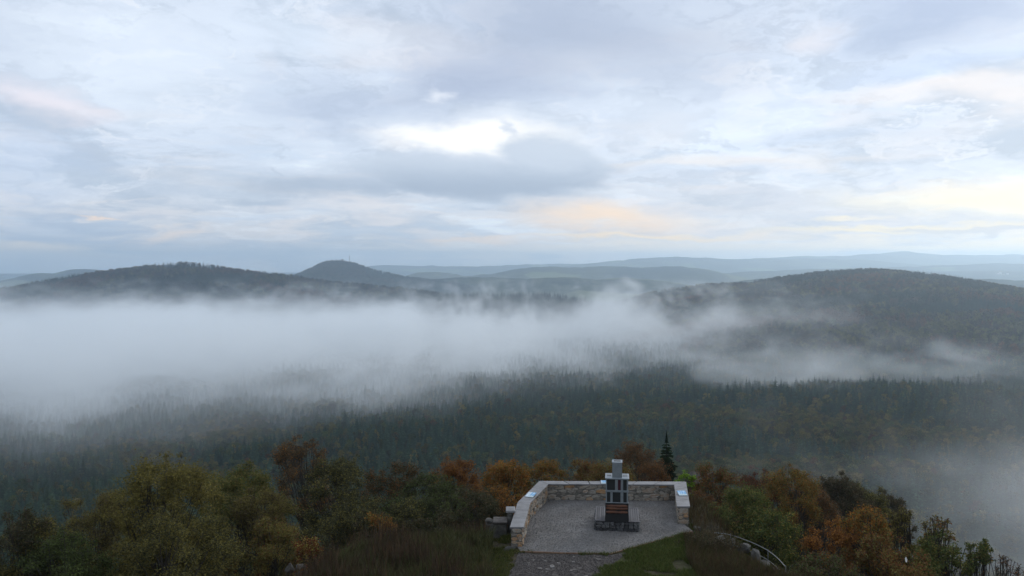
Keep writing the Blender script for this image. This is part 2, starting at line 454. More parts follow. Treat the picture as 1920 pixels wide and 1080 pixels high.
for prof, y, w, base, lab in (
    ([(-60, 540), (0, 530), (30, 523), (62, 514), (85, 512), (105, 517), (130, 527), (160, 540)], 7000, 800, -230,
     "small pale blue pointed hill peeping out beside the long autumn hill"),
    ([(60, 530), (100, 516), (135, 506), (158, 503), (185, 507), (220, 518), (260, 535)], 7400, 800, -230,
     "pale blue hill top showing above the shoulder of the long autumn hill"),
    ([(720, 530), (760, 517), (785, 511), (815, 509), (845, 513), (870, 518), (905, 514), (930, 517), (1010, 530)], 7600, 700, -230,
     "small pair of grey blue wooded knolls in the plain beyond the mast hill"),
    ([(800, 535), (880, 521), (960, 506), (1000, 501), (1030, 499.5), (1070, 503), (1110, 500), (1160, 499), (1210, 502), (1260, 499), (1310, 503), (1390, 520), (1450, 535)],
     6800, 1400, -240, "flat topped dark blue ridge with pale meadows on its slope"),
    ([(560, 512), (700, 498), (860, 499), (1000, 496), (1150, 493), (1300, 496), (1450, 497), (1600, 500), (1700, 512)], 12600, 2200, -240,
     "faint pale blue plateau stretching along the horizon beyond the mast hill"),
    ([(1040, 500), (1120, 492), (1180, 486), (1230, 482), (1265, 481), (1300, 483), (1350, 485), (1420, 486), (1500, 485), (1600, 486), (1750, 500)], 11200, 1800, -240,
     "long pale blue whaleback hill on the horizon"),
    ([(1240, 500), (1330, 490), (1400, 486), (1460, 482), (1520, 480), (1580, 480), (1610, 478), (1640, 476), (1665, 478.5), (1720, 480), (1800, 482), (1900, 481), (2050, 486), (2200, 500)],
     12900, 1900, -240, "pale ridge with a small knob on the horizon"),
    ([(1480, 492), (1580, 482), (1640, 477), (1670, 473.5), (1695, 471.5), (1720, 474), (1760, 477), (1840, 478), (1920, 477), (2010, 476), (2200, 490)], 13400, 2000, -240,
     "palest highest hill on the horizon under the yellow sky"),
    ([(850, 548), (930, 530), (1000, 522), (1060, 520), (1120, 524), (1180, 521), (1240, 526), (1320, 540)], 4600, 700, -235,
     "dark blue wooded rise between the spruce ridge and the flat topped ridge"),
    ([(700, 540), (780, 526), (850, 521), (920, 519), (980, 522), (1040, 532), (1080, 545)], 5000, 700, -235,
     "blue wooded rise at the foot of the mast hill"),
    ([(1280, 545), (1360, 530), (1450, 521), (1540, 517), (1700, 519), (1850, 523), (2000, 530)], 4300, 700, -235,
     "blue brown wooded rise looking over the shoulder of the broad brown hill"),
    ([(1480, 520), (1600, 506), (1700, 500), (1800, 496), (1870, 494), (1920, 495), (2050, 494), (2200, 505)], 9000, 1400, -240,
     "blue grey wooded ridge behind the white houses"),
    ([(1120, 535), (1250, 520), (1400, 510), (1500, 505), (1600, 503), (1750, 509), (1920, 508), (2200, 520)], 7800, 1600, -240,
     "gently rolling blue plain with hedges behind the broad brown hill")):
    hill(prof, y, w, base, m_hillfar, lab, n=190)
# ------------------------------------------------------------------ foliage materials
def tint_mat(name, trans=0.25, vary=0.5, default=(0.05, 0.06, 0.02)):
    """leaves: colour from the tree's own tint, varied leaf by leaf"""
    m = bpy.data.materials.new(name); m.use_nodes = True
    m.node_tree.nodes.clear(); t = NT(m.node_tree)
    o = t.n("ShaderNodeOutputMaterial")
    a1 = t.n("ShaderNodeAttribute", attribute_type="INSTANCER", attribute_name="tint").outputs["Color"]
    a2 = t.n("ShaderNodeAttribute", attribute_type="INSTANCER", attribute_name="tint_b").outputs["Color"]
    am = t.n("ShaderNodeAttribute", attribute_type="INSTANCER", attribute_name="tint_mix").outputs["Fac"]
    rn = t.n("ShaderNodeAttribute", attribute_type="GEOMETRY", attribute_name="rnd").outputs["Color"]
    r1, r2, r3 = t.xyz(rn)
    c = t.mix(t.mr(t.m("SUBTRACT", am, r1), -0.06, 0.06), a1, a2)
    c = t.mix(1.0, c, t.mix(r2, (1 - vary,) * 3, (1 + vary,) * 3), "MULTIPLY")
    d = t.n("ShaderNodeBsdfDiffuse"); t.link(c, d.inputs[0])
    tr = t.n("ShaderNodeBsdfTranslucent"); t.link(c, tr.inputs[0])
    ms = t.n("ShaderNodeMixShader"); ms.inputs[0].default_value = trans
    t.link(d.outputs[0], ms.inputs[1]); t.link(tr.outputs[0], ms.inputs[2]); t.link(ms.outputs[0], o.inputs[0])
    return m

m_leaf = tint_mat("autumn_leaf", 0.3, 0.4)
m_needle = tint_mat("spruce_needles", 0.1, 0.35)
m_bark = noisy("bark", [(0.3, (0.018, 0.015, 0.012)), (0.7, (0.055, 0.047, 0.038))], 9, bump=0.5, bscale=30, stretch=(1, 1, 0.25))
m_bark_s = noisy("spruce_bark", [(0.3, (0.02, 0.014, 0.010)), (0.7, (0.05, 0.035, 0.025))], 6)

def set_rnd(me, n, rng, per=1):
    r = rng.random((n // per, 3)).astype(np.float32)
    r = np.repeat(r, per, 0)
    a = me.attributes.new("rnd", "FLOAT_VECTOR", "FACE")
    a.data.foreach_set("vector", r.ravel())

class Tubes:
    def __init__(self): self.V, self.F, self.n = [], [], 0
    def add(self, pts, rad, sides=5):
        pts = [Vector(p) for p in pts]
        for i, p in enumerate(pts):
            d = (pts[min(i + 1, len(pts) - 1)] - pts[max(i - 1, 0)])
            if d.length < 1e-6: d = Vector((0, 0, 1))
            d.normalize()
            a = d.orthogonal().normalized(); b_ = d.cross(a)
            for k in range(sides):
                w = 2 * math.pi * k / sides
                self.V.append(p + (a * math.cos(w) + b_ * math.sin(w)) * rad[i])
        for i in range(len(pts) - 1):
            for k in range(sides):
                k2 = (k + 1) % sides
                self.F.append((self.n + i * sides + k, self.n + i * sides + k2, self.n + (i + 1) * sides + k2, self.n + (i + 1) * sides + k))
        self.n += len(pts) * sides
    def mesh(self, name, mat):
        return np_mesh(name, np.array([tuple(v) for v in self.V]), np.array(self.F), mat, True)

def leaf_quads(P, L, rng, flat=0.35, asp=0.55):
    """a kite shaped leaf at every point"""
    n = len(P)
    d = rng.normal(size=(n, 3)); d[:, 2] *= 0.7; d /= np.linalg.norm(d, axis=1)[:, None]
    up = rng.normal(size=(n, 3)) * 0.9; up[:, 2] += flat * 3
    s = np.cross(d, up); s /= np.linalg.norm(s, axis=1)[:, None] + 1e-9
    nn = np.cross(s, d)
    l = (L * rng.uniform(0.6, 1.35, n))[:, None]
    V = np.stack([P, P + d * l * 0.5 + s * l * asp * 0.5 + nn * l * 0.08, P + d * l, P + d * l * 0.5 - s * l * asp * 0.5 + nn * l * 0.08], 1)
    return V.reshape(-1, 3), np.arange(n * 4).reshape(n, 4)

def spruce_meshes(seed, H=20.0, w=0.17, levels=22, full=1.0):
    rng = np.random.default_rng(seed)
    T = Tubes(); T.add([(0, 0, -1), (0, 0, H * 0.5), (0, 0, H * 0.97)], [H * 0.014, H * 0.009, 0.02], 6)
    V, F = [], []
    for i in range(levels):
        f = i / (levels - 1)
        z = H * (0.07 + 0.9 * f ** 0.92)
        r = (H * w * (1 - f) ** 0.8 + 0.15) * rng.uniform(0.72, 1.14)
        nb = int((11 - 5 * f) * full)
        ph = rng.uniform(0, 6.28)
        for k in range(nb):
            a = ph + 6.2832 * k / nb + rng.normal() * 0.16
            rr = r * rng.uniform(0.55, 1.22) * (1 + 0.18 * math.cos(a - seed)); dz = -rr * rng.uniform(0.12, 0.5) + rr * 0.1
            c, s = math.cos(a), math.sin(a)
            wd = rr * rng.uniform(0.26, 0.40)
            p0 = np.array((0, 0, z)); p1 = np.array((c * rr * .55, s * rr * .55, z + dz * .35)); p2 = np.array((c * rr, s * rr, z + dz))
            side = np.array((-s, c, 0)) * wd
            dn = np.array((0, 0, -wd * 0.55))
            n0 = len(V)
            V += [p0, p1 + side + dn, p2, p1 - side + dn, p1 + np.array((0, 0, wd * .2))]
            F += [(n0, n0 + 1, n0 + 4), (n0 + 1, n0 + 2, n0 + 4), (n0 + 2, n0 + 3, n0 + 4), (n0 + 3, n0, n0 + 4)]
    V += [np.array((0.12, 0, H * .95)), np.array((-0.12, 0.1, H * .95)), np.array((0, -0.12, H * .95)), np.array((0, 0, H * 1.02))]
    n0 = len(V) - 4
    F += [(n0, n0 + 1, n0 + 3), (n0 + 1, n0 + 2, n0 + 3), (n0 + 2, n0, n0 + 3)]
    F += [(n0, n0 + 2, n0 + 1)]
    me = np_mesh("spruce_crown", np.array(V), np.array(F), m_needle)
    set_rnd(me, len(F), rng, 4)
    return T.mesh("spruce_trunk", m_bark_s), me

def wood_meshes(seed, H=15.0, w=0.30, nl=1500, L=0.75, low=0.22):
    """forest broadleaf seen from a few hundred metres"""
    rng = np.random.default_rng(seed)
    T = Tubes(); T.add([(0, 0, -1), (0.1, 0, H * 0.4), (0, 0.1, H * 0.85)], [H * 0.016, H * 0.011, 0.03], 6)
    nc = 26; P = []
    for k in range(nc):
        f = (k + rng.random()) / nc
        z = H * (low + (0.95 - low) * f)
        rmax = H * w * math.sqrt(max(0.03, 1 - (2 * (f * 0.93) - 0.78) ** 2 / 1.75)) * (1 if f < 0.8 else 0.75)
        a = rng.uniform(0, 6.28); rr = rmax * rng.uniform(0.25, 0.95)
        c = np.array((math.cos(a) * rr, math.sin(a) * rr, z))
        if k % 2 == 0: T.add([(0, 0, z * 0.7), tuple(c * np.array((.5, .5, .9))), tuple(c)], [H * 0.005, H * 0.003, 0.02], 3)
        cr = H * rng.uniform(0.055, 0.11)
        q = rng.normal(size=(nl // nc, 3)); q /= np.linalg.norm(q, axis=1)[:, None]
        q *= (rng.random(len(q)) ** 0.45)[:, None] * cr * np.array((1.15, 1.15, 0.85))
        P.append(c + q)
    P = np.concatenate(P)
    V, F = leaf_quads(P, L, rng, 0.5, 0.75)
    me = np_mesh("broadleaf_crown", V, F, m_leaf)
    set_rnd(me, len(F), rng)
    return T.mesh("broadleaf_trunk", m_bark), me

SPRUCE = [spruce_meshes(s, 20.0, w) for s, w in ((1, .15), (2, .175), (3, .135), (4, .19))]
WOOD = [wood_meshes(s, 15.0, w) for s, w in ((11, .26), (12, .31), (13, .22), (14, .34))]
FARW = [wood_meshes(s, 14.0, .36, 240, 1.9, 0.12) for s in (31, 32, 33)]
FARS = [spruce_meshes(s, 18.0, .19, 12) for s in (41, 42)]

def one_mesh(pair, name):
    """trunk and crown in one mesh, for the masses of trees too far off to tell apart"""
    tr, cr = pair
    bm = bmesh.new(); bm.from_mesh(cr)
    for f in bm.faces: f.material_index = 0
    n = len(bm.faces); bm.from_mesh(tr); bm.faces.ensure_lookup_table()
    for f in bm.faces[n:]: f.material_index = 1
    me = bpy.data.meshes.new(name); bm.to_mesh(me); bm.free()
    me.materials.append(cr.materials[0]); me.materials.append(tr.materials[0])
    return me

def forest_object(name, label, P, scl, rot, kinds, tint, tintb, tmix, protos):
    """one mass of trees: points that carry tree shapes"""
    me = bpy.data.meshes.new(name); n = len(P)
    me.vertices.add(n); me.vertices.foreach_set("co", np.ascontiguousarray(P, np.float32).ravel())
    def att(nm, typ, field, arr):
        a = me.attributes.new(nm, typ, "POINT"); a.data.foreach_set(field, np.ascontiguousarray(arr).ravel())
    att("scl", "FLOAT_VECTOR", "vector", scl.astype(np.float32)); att("rot", "FLOAT_VECTOR", "vector", rot.astype(np.float32))
    att("pick", "INT", "value", kinds.astype(np.int32))
    att("tint", "FLOAT_VECTOR", "vector", tint.astype(np.float32)); att("tint_b", "FLOAT_VECTOR", "vector", tintb.astype(np.float32))
    att("tint_mix", "FLOAT", "value", tmix.astype(np.float32))
    ng = bpy.data.node_groups.new(name + "_nodes", "GeometryNodeTree")
    ng.interface.new_socket("Geometry", in_out="INPUT", socket_type="NodeSocketGeometry")
    ng.interface.new_socket("Geometry", in_out="OUTPUT", socket_type="NodeSocketGeometry")
    G = NT(ng)
    gi, go = G.n("NodeGroupInput"), G.n("NodeGroupOutput")
    def named(nm, dt):
        nd = G.n("GeometryNodeInputNamedAttribute", data_type=dt); nd.inputs["Name"].default_value = nm
        return nd.outputs["Attribute"]
    jn = G.n("GeometryNodeJoinGeometry")
    pick = named("pick", "INT")
    for i, pm in enumerate(protos):
        po = bpy.data.objects.new(name + "_shape", pm)      # shape only, never linked to the scene
        oi = G.n("GeometryNodeObjectInfo"); oi.inputs["Object"].default_value = po; oi.inputs["As Instance"].default_value = True
        cmp_ = G.n("FunctionNodeCompare", data_type="INT", operation="EQUAL")
        ins = [s for s in cmp_.inputs if s.type == "INT"]
        G.link(pick, ins[0]); ins[1].default_value = i
        ip = G.n("GeometryNodeInstanceOnPoints")
        G.link(gi.outputs[0], ip.inputs["Points"]); G.link(cmp_.outputs[0], ip.inputs["Selection"])
        G.link(oi.outputs["Geometry"], ip.inputs["Instance"])
        er = G.n("FunctionNodeEulerToRotation"); G.link(named("rot", "FLOAT_VECTOR"), er.inputs[0])
        G.link(er.outputs[0], ip.inputs["Rotation"]); G.link(named("scl", "FLOAT_VECTOR"), ip.inputs["Scale"])
        G.link(ip.outputs[0], jn.inputs[0])
    G.link(jn.outputs[0], go.inputs[0])
    o = link(name, me)
    md = o.modifiers.new("trees", "NODES"); md.node_group = ng
    tag(o, label, "forest", kind="stuff")
    return o

M_SPRUCE = [one_mesh(p, "spruce_mass") for p in SPRUCE]
M_WOOD = [one_mesh(p, "wood_mass") for p in WOOD]
M_FARW = [one_mesh(p, "far_wood_mass") for p in FARW]
M_FARS = [one_mesh(p, "far_spruce_mass") for p in FARS]

# autumn palette (base colours)
PAL = {"green": (0.070, 0.088, 0.030), "olive": (0.125, 0.108, 0.036), "yellow": (0.20, 0.16, 0.045), "orange": (0.22, 0.098, 0.026),
       "rust": (0.135, 0.065, 0.028), "brown": (0.085, 0.064, 0.038), "dark": (0.050, 0.052, 0.029), "red": (0.13, 0.038, 0.022),
       "lime": (0.16, 0.26, 0.03)}
def pal(names, rng, n):
    a = np.array([PAL[k] for k in names]); return a[rng.integers(0, len(a), n)] * rng.uniform(0.75, 1.25, (n, 1))

rng = np.random.default_rng(7)
# valley floor and slopes: a jittered lattice of trees
PTS = []
for y0, y1, s in ((75, 330, 6.0), (330, 760, 4.7), (760, 1300, 6.0), (1300, 1800, 9.0)):
    ys = np.arange(y0, y1, s); xm = 0.70 * y1 + 60
    gx, gy = np.meshgrid(np.arange(-xm, xm, s), ys)
    gx = gx + rng.uniform(-.45, .45, gx.shape) * s; gy = gy + rng.uniform(-.45, .45, gy.shape) * s
    k = (np.abs(gx) < 0.68 * gy + 45)
    PTS.append(np.stack([gx[k], gy[k]], 1))
PTS = np.concatenate(PTS)
gz = ground_z(PTS[:, 0], PTS[:, 1])
keep = (gz < -16)
PTS, gz = PTS[keep], gz[keep]
x, y = PTS[:, 0], PTS[:, 1]
# stands: spruce, with bands of larch and birch, and beech on the summit slope
stand = fbm(x / 150, y / 110, 4, 61)
ridge = np.exp(-((x - 350) / 200) ** 2 - ((y - 905) / 95) ** 2)
is_spruce = ((stand + ridge * 0.4) > 0.37) & (rng.random(len(x)) > 0.16)
slope_zone = sstep(420, 260, np.hypot(x, y))
is_spruce &= rng.random(len(x)) > slope_zone * 0.9
hgt = np.where(is_spruce, rng.uniform(0.30, 0.62, len(x)) + 0.42 * rng.random(len(x)) ** 3, rng.uniform(0.42, 0.9, len(x)))
hgt *= 0.62 + 0.75 * fbm(x / 55, y / 55, 3, 91) + 0.1 * ridge
hgt *= np.where(np.hypot(x, y) < 300, 0.6 + 0.4 * sstep(90, 300, np.hypot(x, y)), 1.0)
wid = hgt * rng.uniform(0.85, 1.25, len(x)) * np.where(is_spruce, 1.35, 1.05)
rotz = rng.uniform(0, 6.28, len(x))
n = len(x)
tn = np.zeros((n, 3)); tb = np.zeros((n, 3)); tm = np.zeros(n)
sp_c = np.array((0.024, 0.043, 0.027)) * rng.uniform(0.65, 1.4, (n, 1)) + np.array((0.010, 0.006, -0.002)) * rng.random((n, 1))
tn[is_spruce] = sp_c[is_spruce]; tb[is_spruce] = sp_c[is_spruce] * 1.7; tm[is_spruce] = 0.3
wz = np.where(rng.random(n) < 0.66, 0, np.where(rng.random(n) < 0.72, 1, 2))
zone = fbm(x / 260, y / 260, 3, 131)
wz = np.where((zone > 0.60) & (rng.random(n) < 0.4), 1, wz)
cols = [pal(["green", "olive", "dark", "green"], rng, n), pal(["olive", "yellow", "green"], rng, n) * 0.85, pal(["rust", "brown", "olive"], rng, n) * 0.75]
for k in range(3):
    s_ = (~is_spruce) & (wz == k); tn[s_] = cols[k][s_]
    tb[s_] = pal(["yellow", "olive", "brown"], rng, n)[s_]; tm[s_] = rng.uniform(0, 0.3, n)[s_]
P3 = np.stack([x, y, gz - 0.3], 1)
# the 300 spruces and 300 broadleaf trees that show largest stand as trees of their own
dist = np.hypot(x, y)
topz = gz + hgt * np.where(is_spruce, 20, 15)
pyt = 540 + FPX * np.tan(np.arctan2(CAM_H - topz, y) - R(PITCH))
pxt = 960 + FPX * x / (y * math.cos(R(PITCH)))
fogfree = (y < 1150 + 0.54 * x)
vis = (pxt > 5) & (pxt < 1915) & (pyt < np.where(pxt < 950, 900, 930)) & fogfree
single = np.zeros(n, bool)
for sel in (is_spruce, ~is_spruce):
    idx = np.where(sel & vis)[0]
    idx = idx[np.argsort(dist[idx] / (hgt[idx]))][:300]
    single[idx] = True
LAB = {"s0": "dark green pointed spruce among others in the valley forest", "s1": "paler olive green spruce among others in the valley forest",
       0: "green rounded broadleaf tree scattered among the valley spruces", 1: "yellowish autumn tree scattered among the valley spruces",
       2: "rusty brown autumn tree scattered among the valley spruces"}
for i in np.where(single)[0]:
    sp = bool(is_spruce[i]); k = int(rng.integers(0, 4))
    nm = "spruce_tree" if sp else "broadleaf_tree"
    e = link(nm, None, loc=tuple(P3[i]), rot=(0, 0, float(rotz[i])), scale=(float(wid[i]), float(wid[i]), float(hgt[i])))
    e.empty_display_size = 0.5
    key = ("s1" if tn[i, 0] > 0.034 else "s0") if sp else int(wz[i])
    tag(e, LAB[key], "tree", {"s0": "dark spruces of the valley forest", "s1": "olive spruces of the valley forest", 0: "green trees of the valley forest",
                              1: "yellow trees of the valley forest", 2: "rusty trees of the valley forest"}[key])
    tr, cr = (SPRUCE if sp else WOOD)[k]
    link("trunk", tr, e)
    c = link("crown", cr, e)
    c["tint"] = [float(v) for v in tn[i]]; c["tint_b"] = [float(v) for v in tb[i]]; c["tint_mix"] = float(tm[i])
rest = ~single
for sel, nm, lab, protos in ((is_spruce & rest, "spruce_forest", "dark spruce forest covering the valley floor below the fog", M_SPRUCE),
                             (~is_spruce & rest, "mixed_forest", "autumn broadleaf trees mixed through the valley forest and summit slope", M_WOOD)):
    q = np.where(sel)[0]
    forest_object(nm, lab, P3[q], np.stack([wid[q], wid[q], hgt[q]], 1), np.stack([0 * q, 0 * q, rotz[q]], 1), rng.integers(0, 4, len(q)),
                  tn[q], tb[q], tm[q], protos)

def hill_forest(key, count, label, sp_share, names, scale, tmax=0.12, gain=1.0):
    Xs, Ys, Zs, ts = HILLS[key][1]
    m_ = int(np.searchsorted(ts, tmax)); nr, nc = m_, Xs.shape[1]
    u = rng.random(count) * (nc - 1.001); v = rng.random(count) * (nr - 1.001)
    iu, iv = u.astype(int), v.astype(int); fu, fv = u - iu, v - iv
    def bil(A): return (A[iv, iu] * (1 - fu) + A[iv, iu + 1] * fu) * (1 - fv) + (A[iv + 1, iu] * (1 - fu) + A[iv + 1, iu + 1] * fu) * fv
    P = np.stack([bil(Xs), bil(Ys), bil(Zs) - 1.0], 1)
    sp = (fbm(P[:, 0] / 170, P[:, 1] / 120, 4, 7) < sp_share)
    zn = np.clip((fbm(P[:, 0] / 210, P[:, 1] / 150, 3, 15) - 0.3) / 0.4 * len(names) + rng.normal(0, 0.55, count), 0, len(names) - 0.01).astype(int)
    zoned = np.array([PAL[k] for k in names])[zn] * rng.uniform(0.7, 1.3, (count, 1)) * (0.65 + 0.7 * fbm(P[:, 0] / 90, P[:, 1] / 70, 3, 25))[:, None]
    tn = np.where(sp[:, None], np.array((0.020, 0.032, 0.020)) * rng.uniform(0.7, 1.3, (count, 1)), zoned * gain)
    pick = np.where(sp, rng.integers(3, 5, count), rng.integers(0, 3, count))
    s = scale * rng.uniform(0.7, 1.25, count) * (0.8 + 0.4 * fbm(P[:, 0] / 80, P[:, 1] / 80, 2, 3))
    w = s * rng.uniform(0.9, 1.3, count)
    forest_object("hill_forest", label, P, np.stack([w, w, s], 1), np.stack([np.zeros(count), np.zeros(count), rng.uniform(0, 6.28, count)], 1),
                  pick, tn, tn * 1.2, np.full(count, 0.3), M_FARW + M_FARS)
hill_forest("left", 20000, "brown autumn wood covering the long hill", 0.40, ["rust", "brown", "olive", "dark"], 1.0, gain=0.7)
hill_forest("right", 42000, "brown and olive wood covering the broad hill", 0.36, ["dark", "brown", "olive", "brown", "rust"], 0.95, gain=0.95)
hill_forest("middle", 6000, "dark spruce wood on the low ridge above the fog", 0.8, ["dark", "brown"], 1.0)
hill_forest("mast", 16000, "distant wood covering the conical mast hill", 0.45, ["brown", "dark", "dark"], 1.15, gain=0.7)
# ------------------------------------------------------------------ summit terrace
ZW = 1.0
m_gravel = noisy("grey_gravel", [(0.30, (0.072, 0.068, 0.065)), (0.5, (0.128, 0.121, 0.115)), (0.72, (0.205, 0.195, 0.185))], 14, 8, 0.95, bump=0.8, bscale=26, bdist=0.03, coord="World")
t = NT(m_gravel.node_tree)
b = m_gravel.node_tree.nodes["Principled BSDF"]
src = b.inputs["Base Color"].links[0].from_socket
pos = t.n("ShaderNodeNewGeometry").outputs["Position"]
t.link(t.mix(1.0, src, t.mix(t.mr(t.noise(pos, 0.7, 4, 0.6), 0.35, 0.65), (0.82, 0.8, 0.78), (1.12, 1.12, 1.14)), "MULTIPLY"), b.inputs["Base Color"])
m_mortar = noisy("wall_mortar", [(0.3, (0.085, 0.078, 0.066)), (0.7, (0.16, 0.15, 0.13))], 4, bump=0.5, coord="World")
m_stone = noisy("rubble_stone", [(0.15, (0.08, 0.072, 0.062)), (0.38, (0.20, 0.18, 0.15)), (0.55, (0.27, 0.25, 0.215)), (0.72, (0.22, 0.15, 0.095)), (0.88, (0.36, 0.34, 0.31))],
                3.0, 5, 0.9, bump=0.7, bscale=14, bdist=0.02, rand=0.55)
m_ochre = noisy("ochre_sandstone", [(0.25, (0.16, 0.10, 0.055)), (0.5, (0.30, 0.17, 0.08)), (0.75, (0.27, 0.22, 0.16))], 3.0, 5, 0.9, bump=0.7, bscale=14, rand=0.5)
m_basalt = noisy("dark_basalt", [(0.3, (0.030, 0.031, 0.033)), (0.55, (0.065, 0.065, 0.066)), (0.8, (0.20, 0.20, 0.195))], 5.0, 5, 0.8, bump=0.8, bscale=18, rand=0.35)
m_cap = noisy("coping_stone", [(0.28, (0.12, 0.117, 0.115)), (0.5, (0.165, 0.16, 0.16)), (0.72, (0.21, 0.206, 0.208))], 2.2, 6, 0.55, bump=0.15, bscale=60, bdist=0.004, coord="World", spec=0.4, rand=0.15)
m_zinc, tz, bz = principled("brushed_zinc", (0.40, 0.44, 0.47), 0.42, 0.75)
tz.link(tz.mix(tz.noise(tz.n("ShaderNodeTexCoord").outputs["Object"], 6, 5, 0.6), (0.17, 0.195, 0.215), (0.33, 0.36, 0.38)), bz.inputs["Base Color"])
m_steel, tz, bz = principled("galvanised_steel", (0.20, 0.21, 0.215), 0.55, 0.6)
m_dark, tz, bz = principled("black_metal", (0.012, 0.012, 0.013), 0.6)
m_glass, tz, bz = principled("dark_glass", (0.025, 0.027, 0.03), 0.06, 0.0, 0.6)
m_redglass, tz, bz = principled("dark_red_panel", (0.045, 0.013, 0.02), 0.25, 0.0, 0.5)
m_deck = noisy("weathered_grey_plank", [(0.3, (0.055, 0.052, 0.056)), (0.7, (0.105, 0.099, 0.104))], 5, 6, 0.6, bump=0.3, bscale=40, stretch=(1, 0.12, 1), rand=0.4)
m_log = noisy("varnished_log", [(0.3, (0.034, 0.014, 0.009)), (0.55, (0.105, 0.042, 0.022)), (0.8, (0.18, 0.092, 0.048))], 3, 6, 0.45, bump=0.3, bscale=20, stretch=(0.35, 1, 1), rand=0.2)
m_rust = noisy("rusty_edge", [(0.3, (0.09, 0.05, 0.03)), (0.7, (0.19, 0.12, 0.08))], 6, coord="World")

def quad_slab(name, pts, z0, z1, mat, parent, bevel=0.0):
    """prism over a plan polygon"""
    n = len(pts)
    V = [(p[0], p[1], z0) for p in pts] + [(p[0], p[1], z1) for p in pts]
    F = [tuple(range(n - 1, -1, -1)), tuple(range(n, 2 * n))] + [(i, (i + 1) % n, n + (i + 1) % n, n + i) for i in range(n)]
    o = mesh_obj(name, V, F, mat, parent)
    bm = bmesh.new(); bm.from_mesh(o.data); bmesh.ops.recalc_face_normals(bm, faces=bm.faces)
    if bevel: bmesh.ops.bevel(bm, geom=bm.edges[:], offset=bevel, segments=1, affect="EDGES")
    bm.to_mesh(o.data); bm.free()
    return o

def box(name, x0, x1, y0, y1, z0, z1, mat, parent=None, bevel=0.0):
    return quad_slab(name, [(x0, y0), (x1, y0), (x1, y1), (x0, y1)], z0, z1, mat, parent, bevel)

cap_out = [on(955.9, 988.4, ZW), on(970.7, 941.4, ZW), on(1011.3, 901.6, ZW), on(1286.3, 903.0, ZW), on(1293.9, 949.4, ZW)]
cap_in = [on(981.6, 988.4, ZW), on(994.5, 942.2, ZW), on(1028.2, 907.2, ZW), on(1264.0, 908.6, ZW), on(1269.0, 949.4, ZW)]
def lerp(a, b, f): return a + (b - a) * f
wall = link("terrace_wall", None, loc=(0, 0, 0))
tag(wall, "low rubble stone parapet wall with pale flat coping round the gravel terrace", "wall")
core_o, core_i = [], []
for a, b_ in zip(cap_out, cap_in):
    core_o.append(lerp(a, b_, 0.10)); core_i.append(lerp(a, b_, 0.88))
core_o[0].y += 0.06; core_i[0].y += 0.06; core_o[-1].y += 0.06; core_i[-1].y += 0.06
quad_slab("wall_core", [(p.x, p.y) for p in core_i] + [(p.x, p.y) for p in core_o[::-1]], -4.0, ZW - 0.075, m_mortar, wall)
for s in range(4):
    L = (cap_out[s + 1] - cap_out[s]).length; k = max(2, round(L / 1.45))
    for i in range(k):
        f0, f1 = i / k + 0.003, (i + 1) / k - 0.003
        q = [lerp(cap_in[s], cap_in[s + 1], f0), lerp(cap_in[s], cap_in[s + 1], f1), lerp(cap_out[s], cap_out[s + 1], f1), lerp(cap_out[s], cap_out[s + 1], f0)]
        quad_slab("coping_slab", [(p.x, p.y) for p in q], ZW - 0.07, ZW + random.Random(s * 9 + i).uniform(-0.003, 0.003), m_cap, wall, 0.006)

def stone_protos(n, mat, seed):
    """irregular rubble faces: unit wide, unit tall, y is depth"""
    rr = random.Random(seed); res = []
    for _ in range(n):
        k = rr.choice((6, 7, 8)); V, F = [], []
        ring = []
        for i in range(k):
            a = 2 * math.pi * (i + rr.uniform(-0.25, 0.25)) / k + math.pi / 4
            c, s_ = math.cos(a), math.sin(a); m_ = max(abs(c), abs(s_)) ** 0.75
            ring.append((0.5 * c / m_ * rr.uniform(0.88, 1.05), 0.5 * s_ / m_ * rr.uniform(0.85, 1.05)))
        for sc_, dd in ((1.0, 0.6), (0.97, -0.25), (0.78, -0.5)):
            V += [(u * sc_, dd + (rr.uniform(-.12, .12) if dd < 0 else 0), v * sc_) for u, v in ring]
        F += [(l * k + i, l * k + (i + 1) % k, (l + 1) * k + (i + 1) % k, (l + 1) * k + i) for l in range(2) for i in range(k)]
        F.append(tuple(2 * k + i for i in range(k)))
        me = bpy.data.meshes.new("stone"); me.from_pydata(V, [], F); me.materials.append(mat)
        bm = bmesh.new(); bm.from_mesh(me); bmesh.ops.recalc_face_normals(bm, faces=bm.faces); bm.to_mesh(me); bm.free()
        res.append(me)
    return res
ST = stone_protos(10, m_stone, 3); ST_O = stone_protos(6, m_ochre, 4); ST_B = stone_protos(8, m_basalt, 5)

def stone_face(parent, a, b_, z0, z1, protos, rows, wmin, wmax, rr, depth=0.10, alt=None, alt_p=0.0):
    """courses of rubble on the upright face from a to b (plan), facing to the right hand of a->b"""
    d = Vector((b_.x - a.x, b_.y - a.y, 0)); L = d.length; d.normalize()
    ang_ = math.atan2(d.y, d.x)
    hs = [rr.uniform(0.7, 1.35) for _ in range(rows)]; tot = sum(hs); z = z0
    for h in hs:
        h = h / tot * (z1 - z0); p = 0.0
        while p < L - 0.04:
            w = min(rr.uniform(wmin, wmax), L - p)
            if L - p - w < wmin * 0.6: w = L - p
            c = a + d * (p + w / 2)
            me = rr.choice(alt if alt and rr.random() < alt_p else protos)
            link("stone", me, parent, (c.x, c.y, min(max(z + h / 2 + rr.uniform(-.3, .3) * h, z0 + h * .5), z1 - h * .5)), (0, rr.uniform(-.13, .13), ang_),
                 (w * rr.uniform(.85, 1.2), depth * rr.uniform(.6, 1.5), h * rr.uniform(.75, 1.35)))
            p += w
        z += h
rr = random.Random(12)
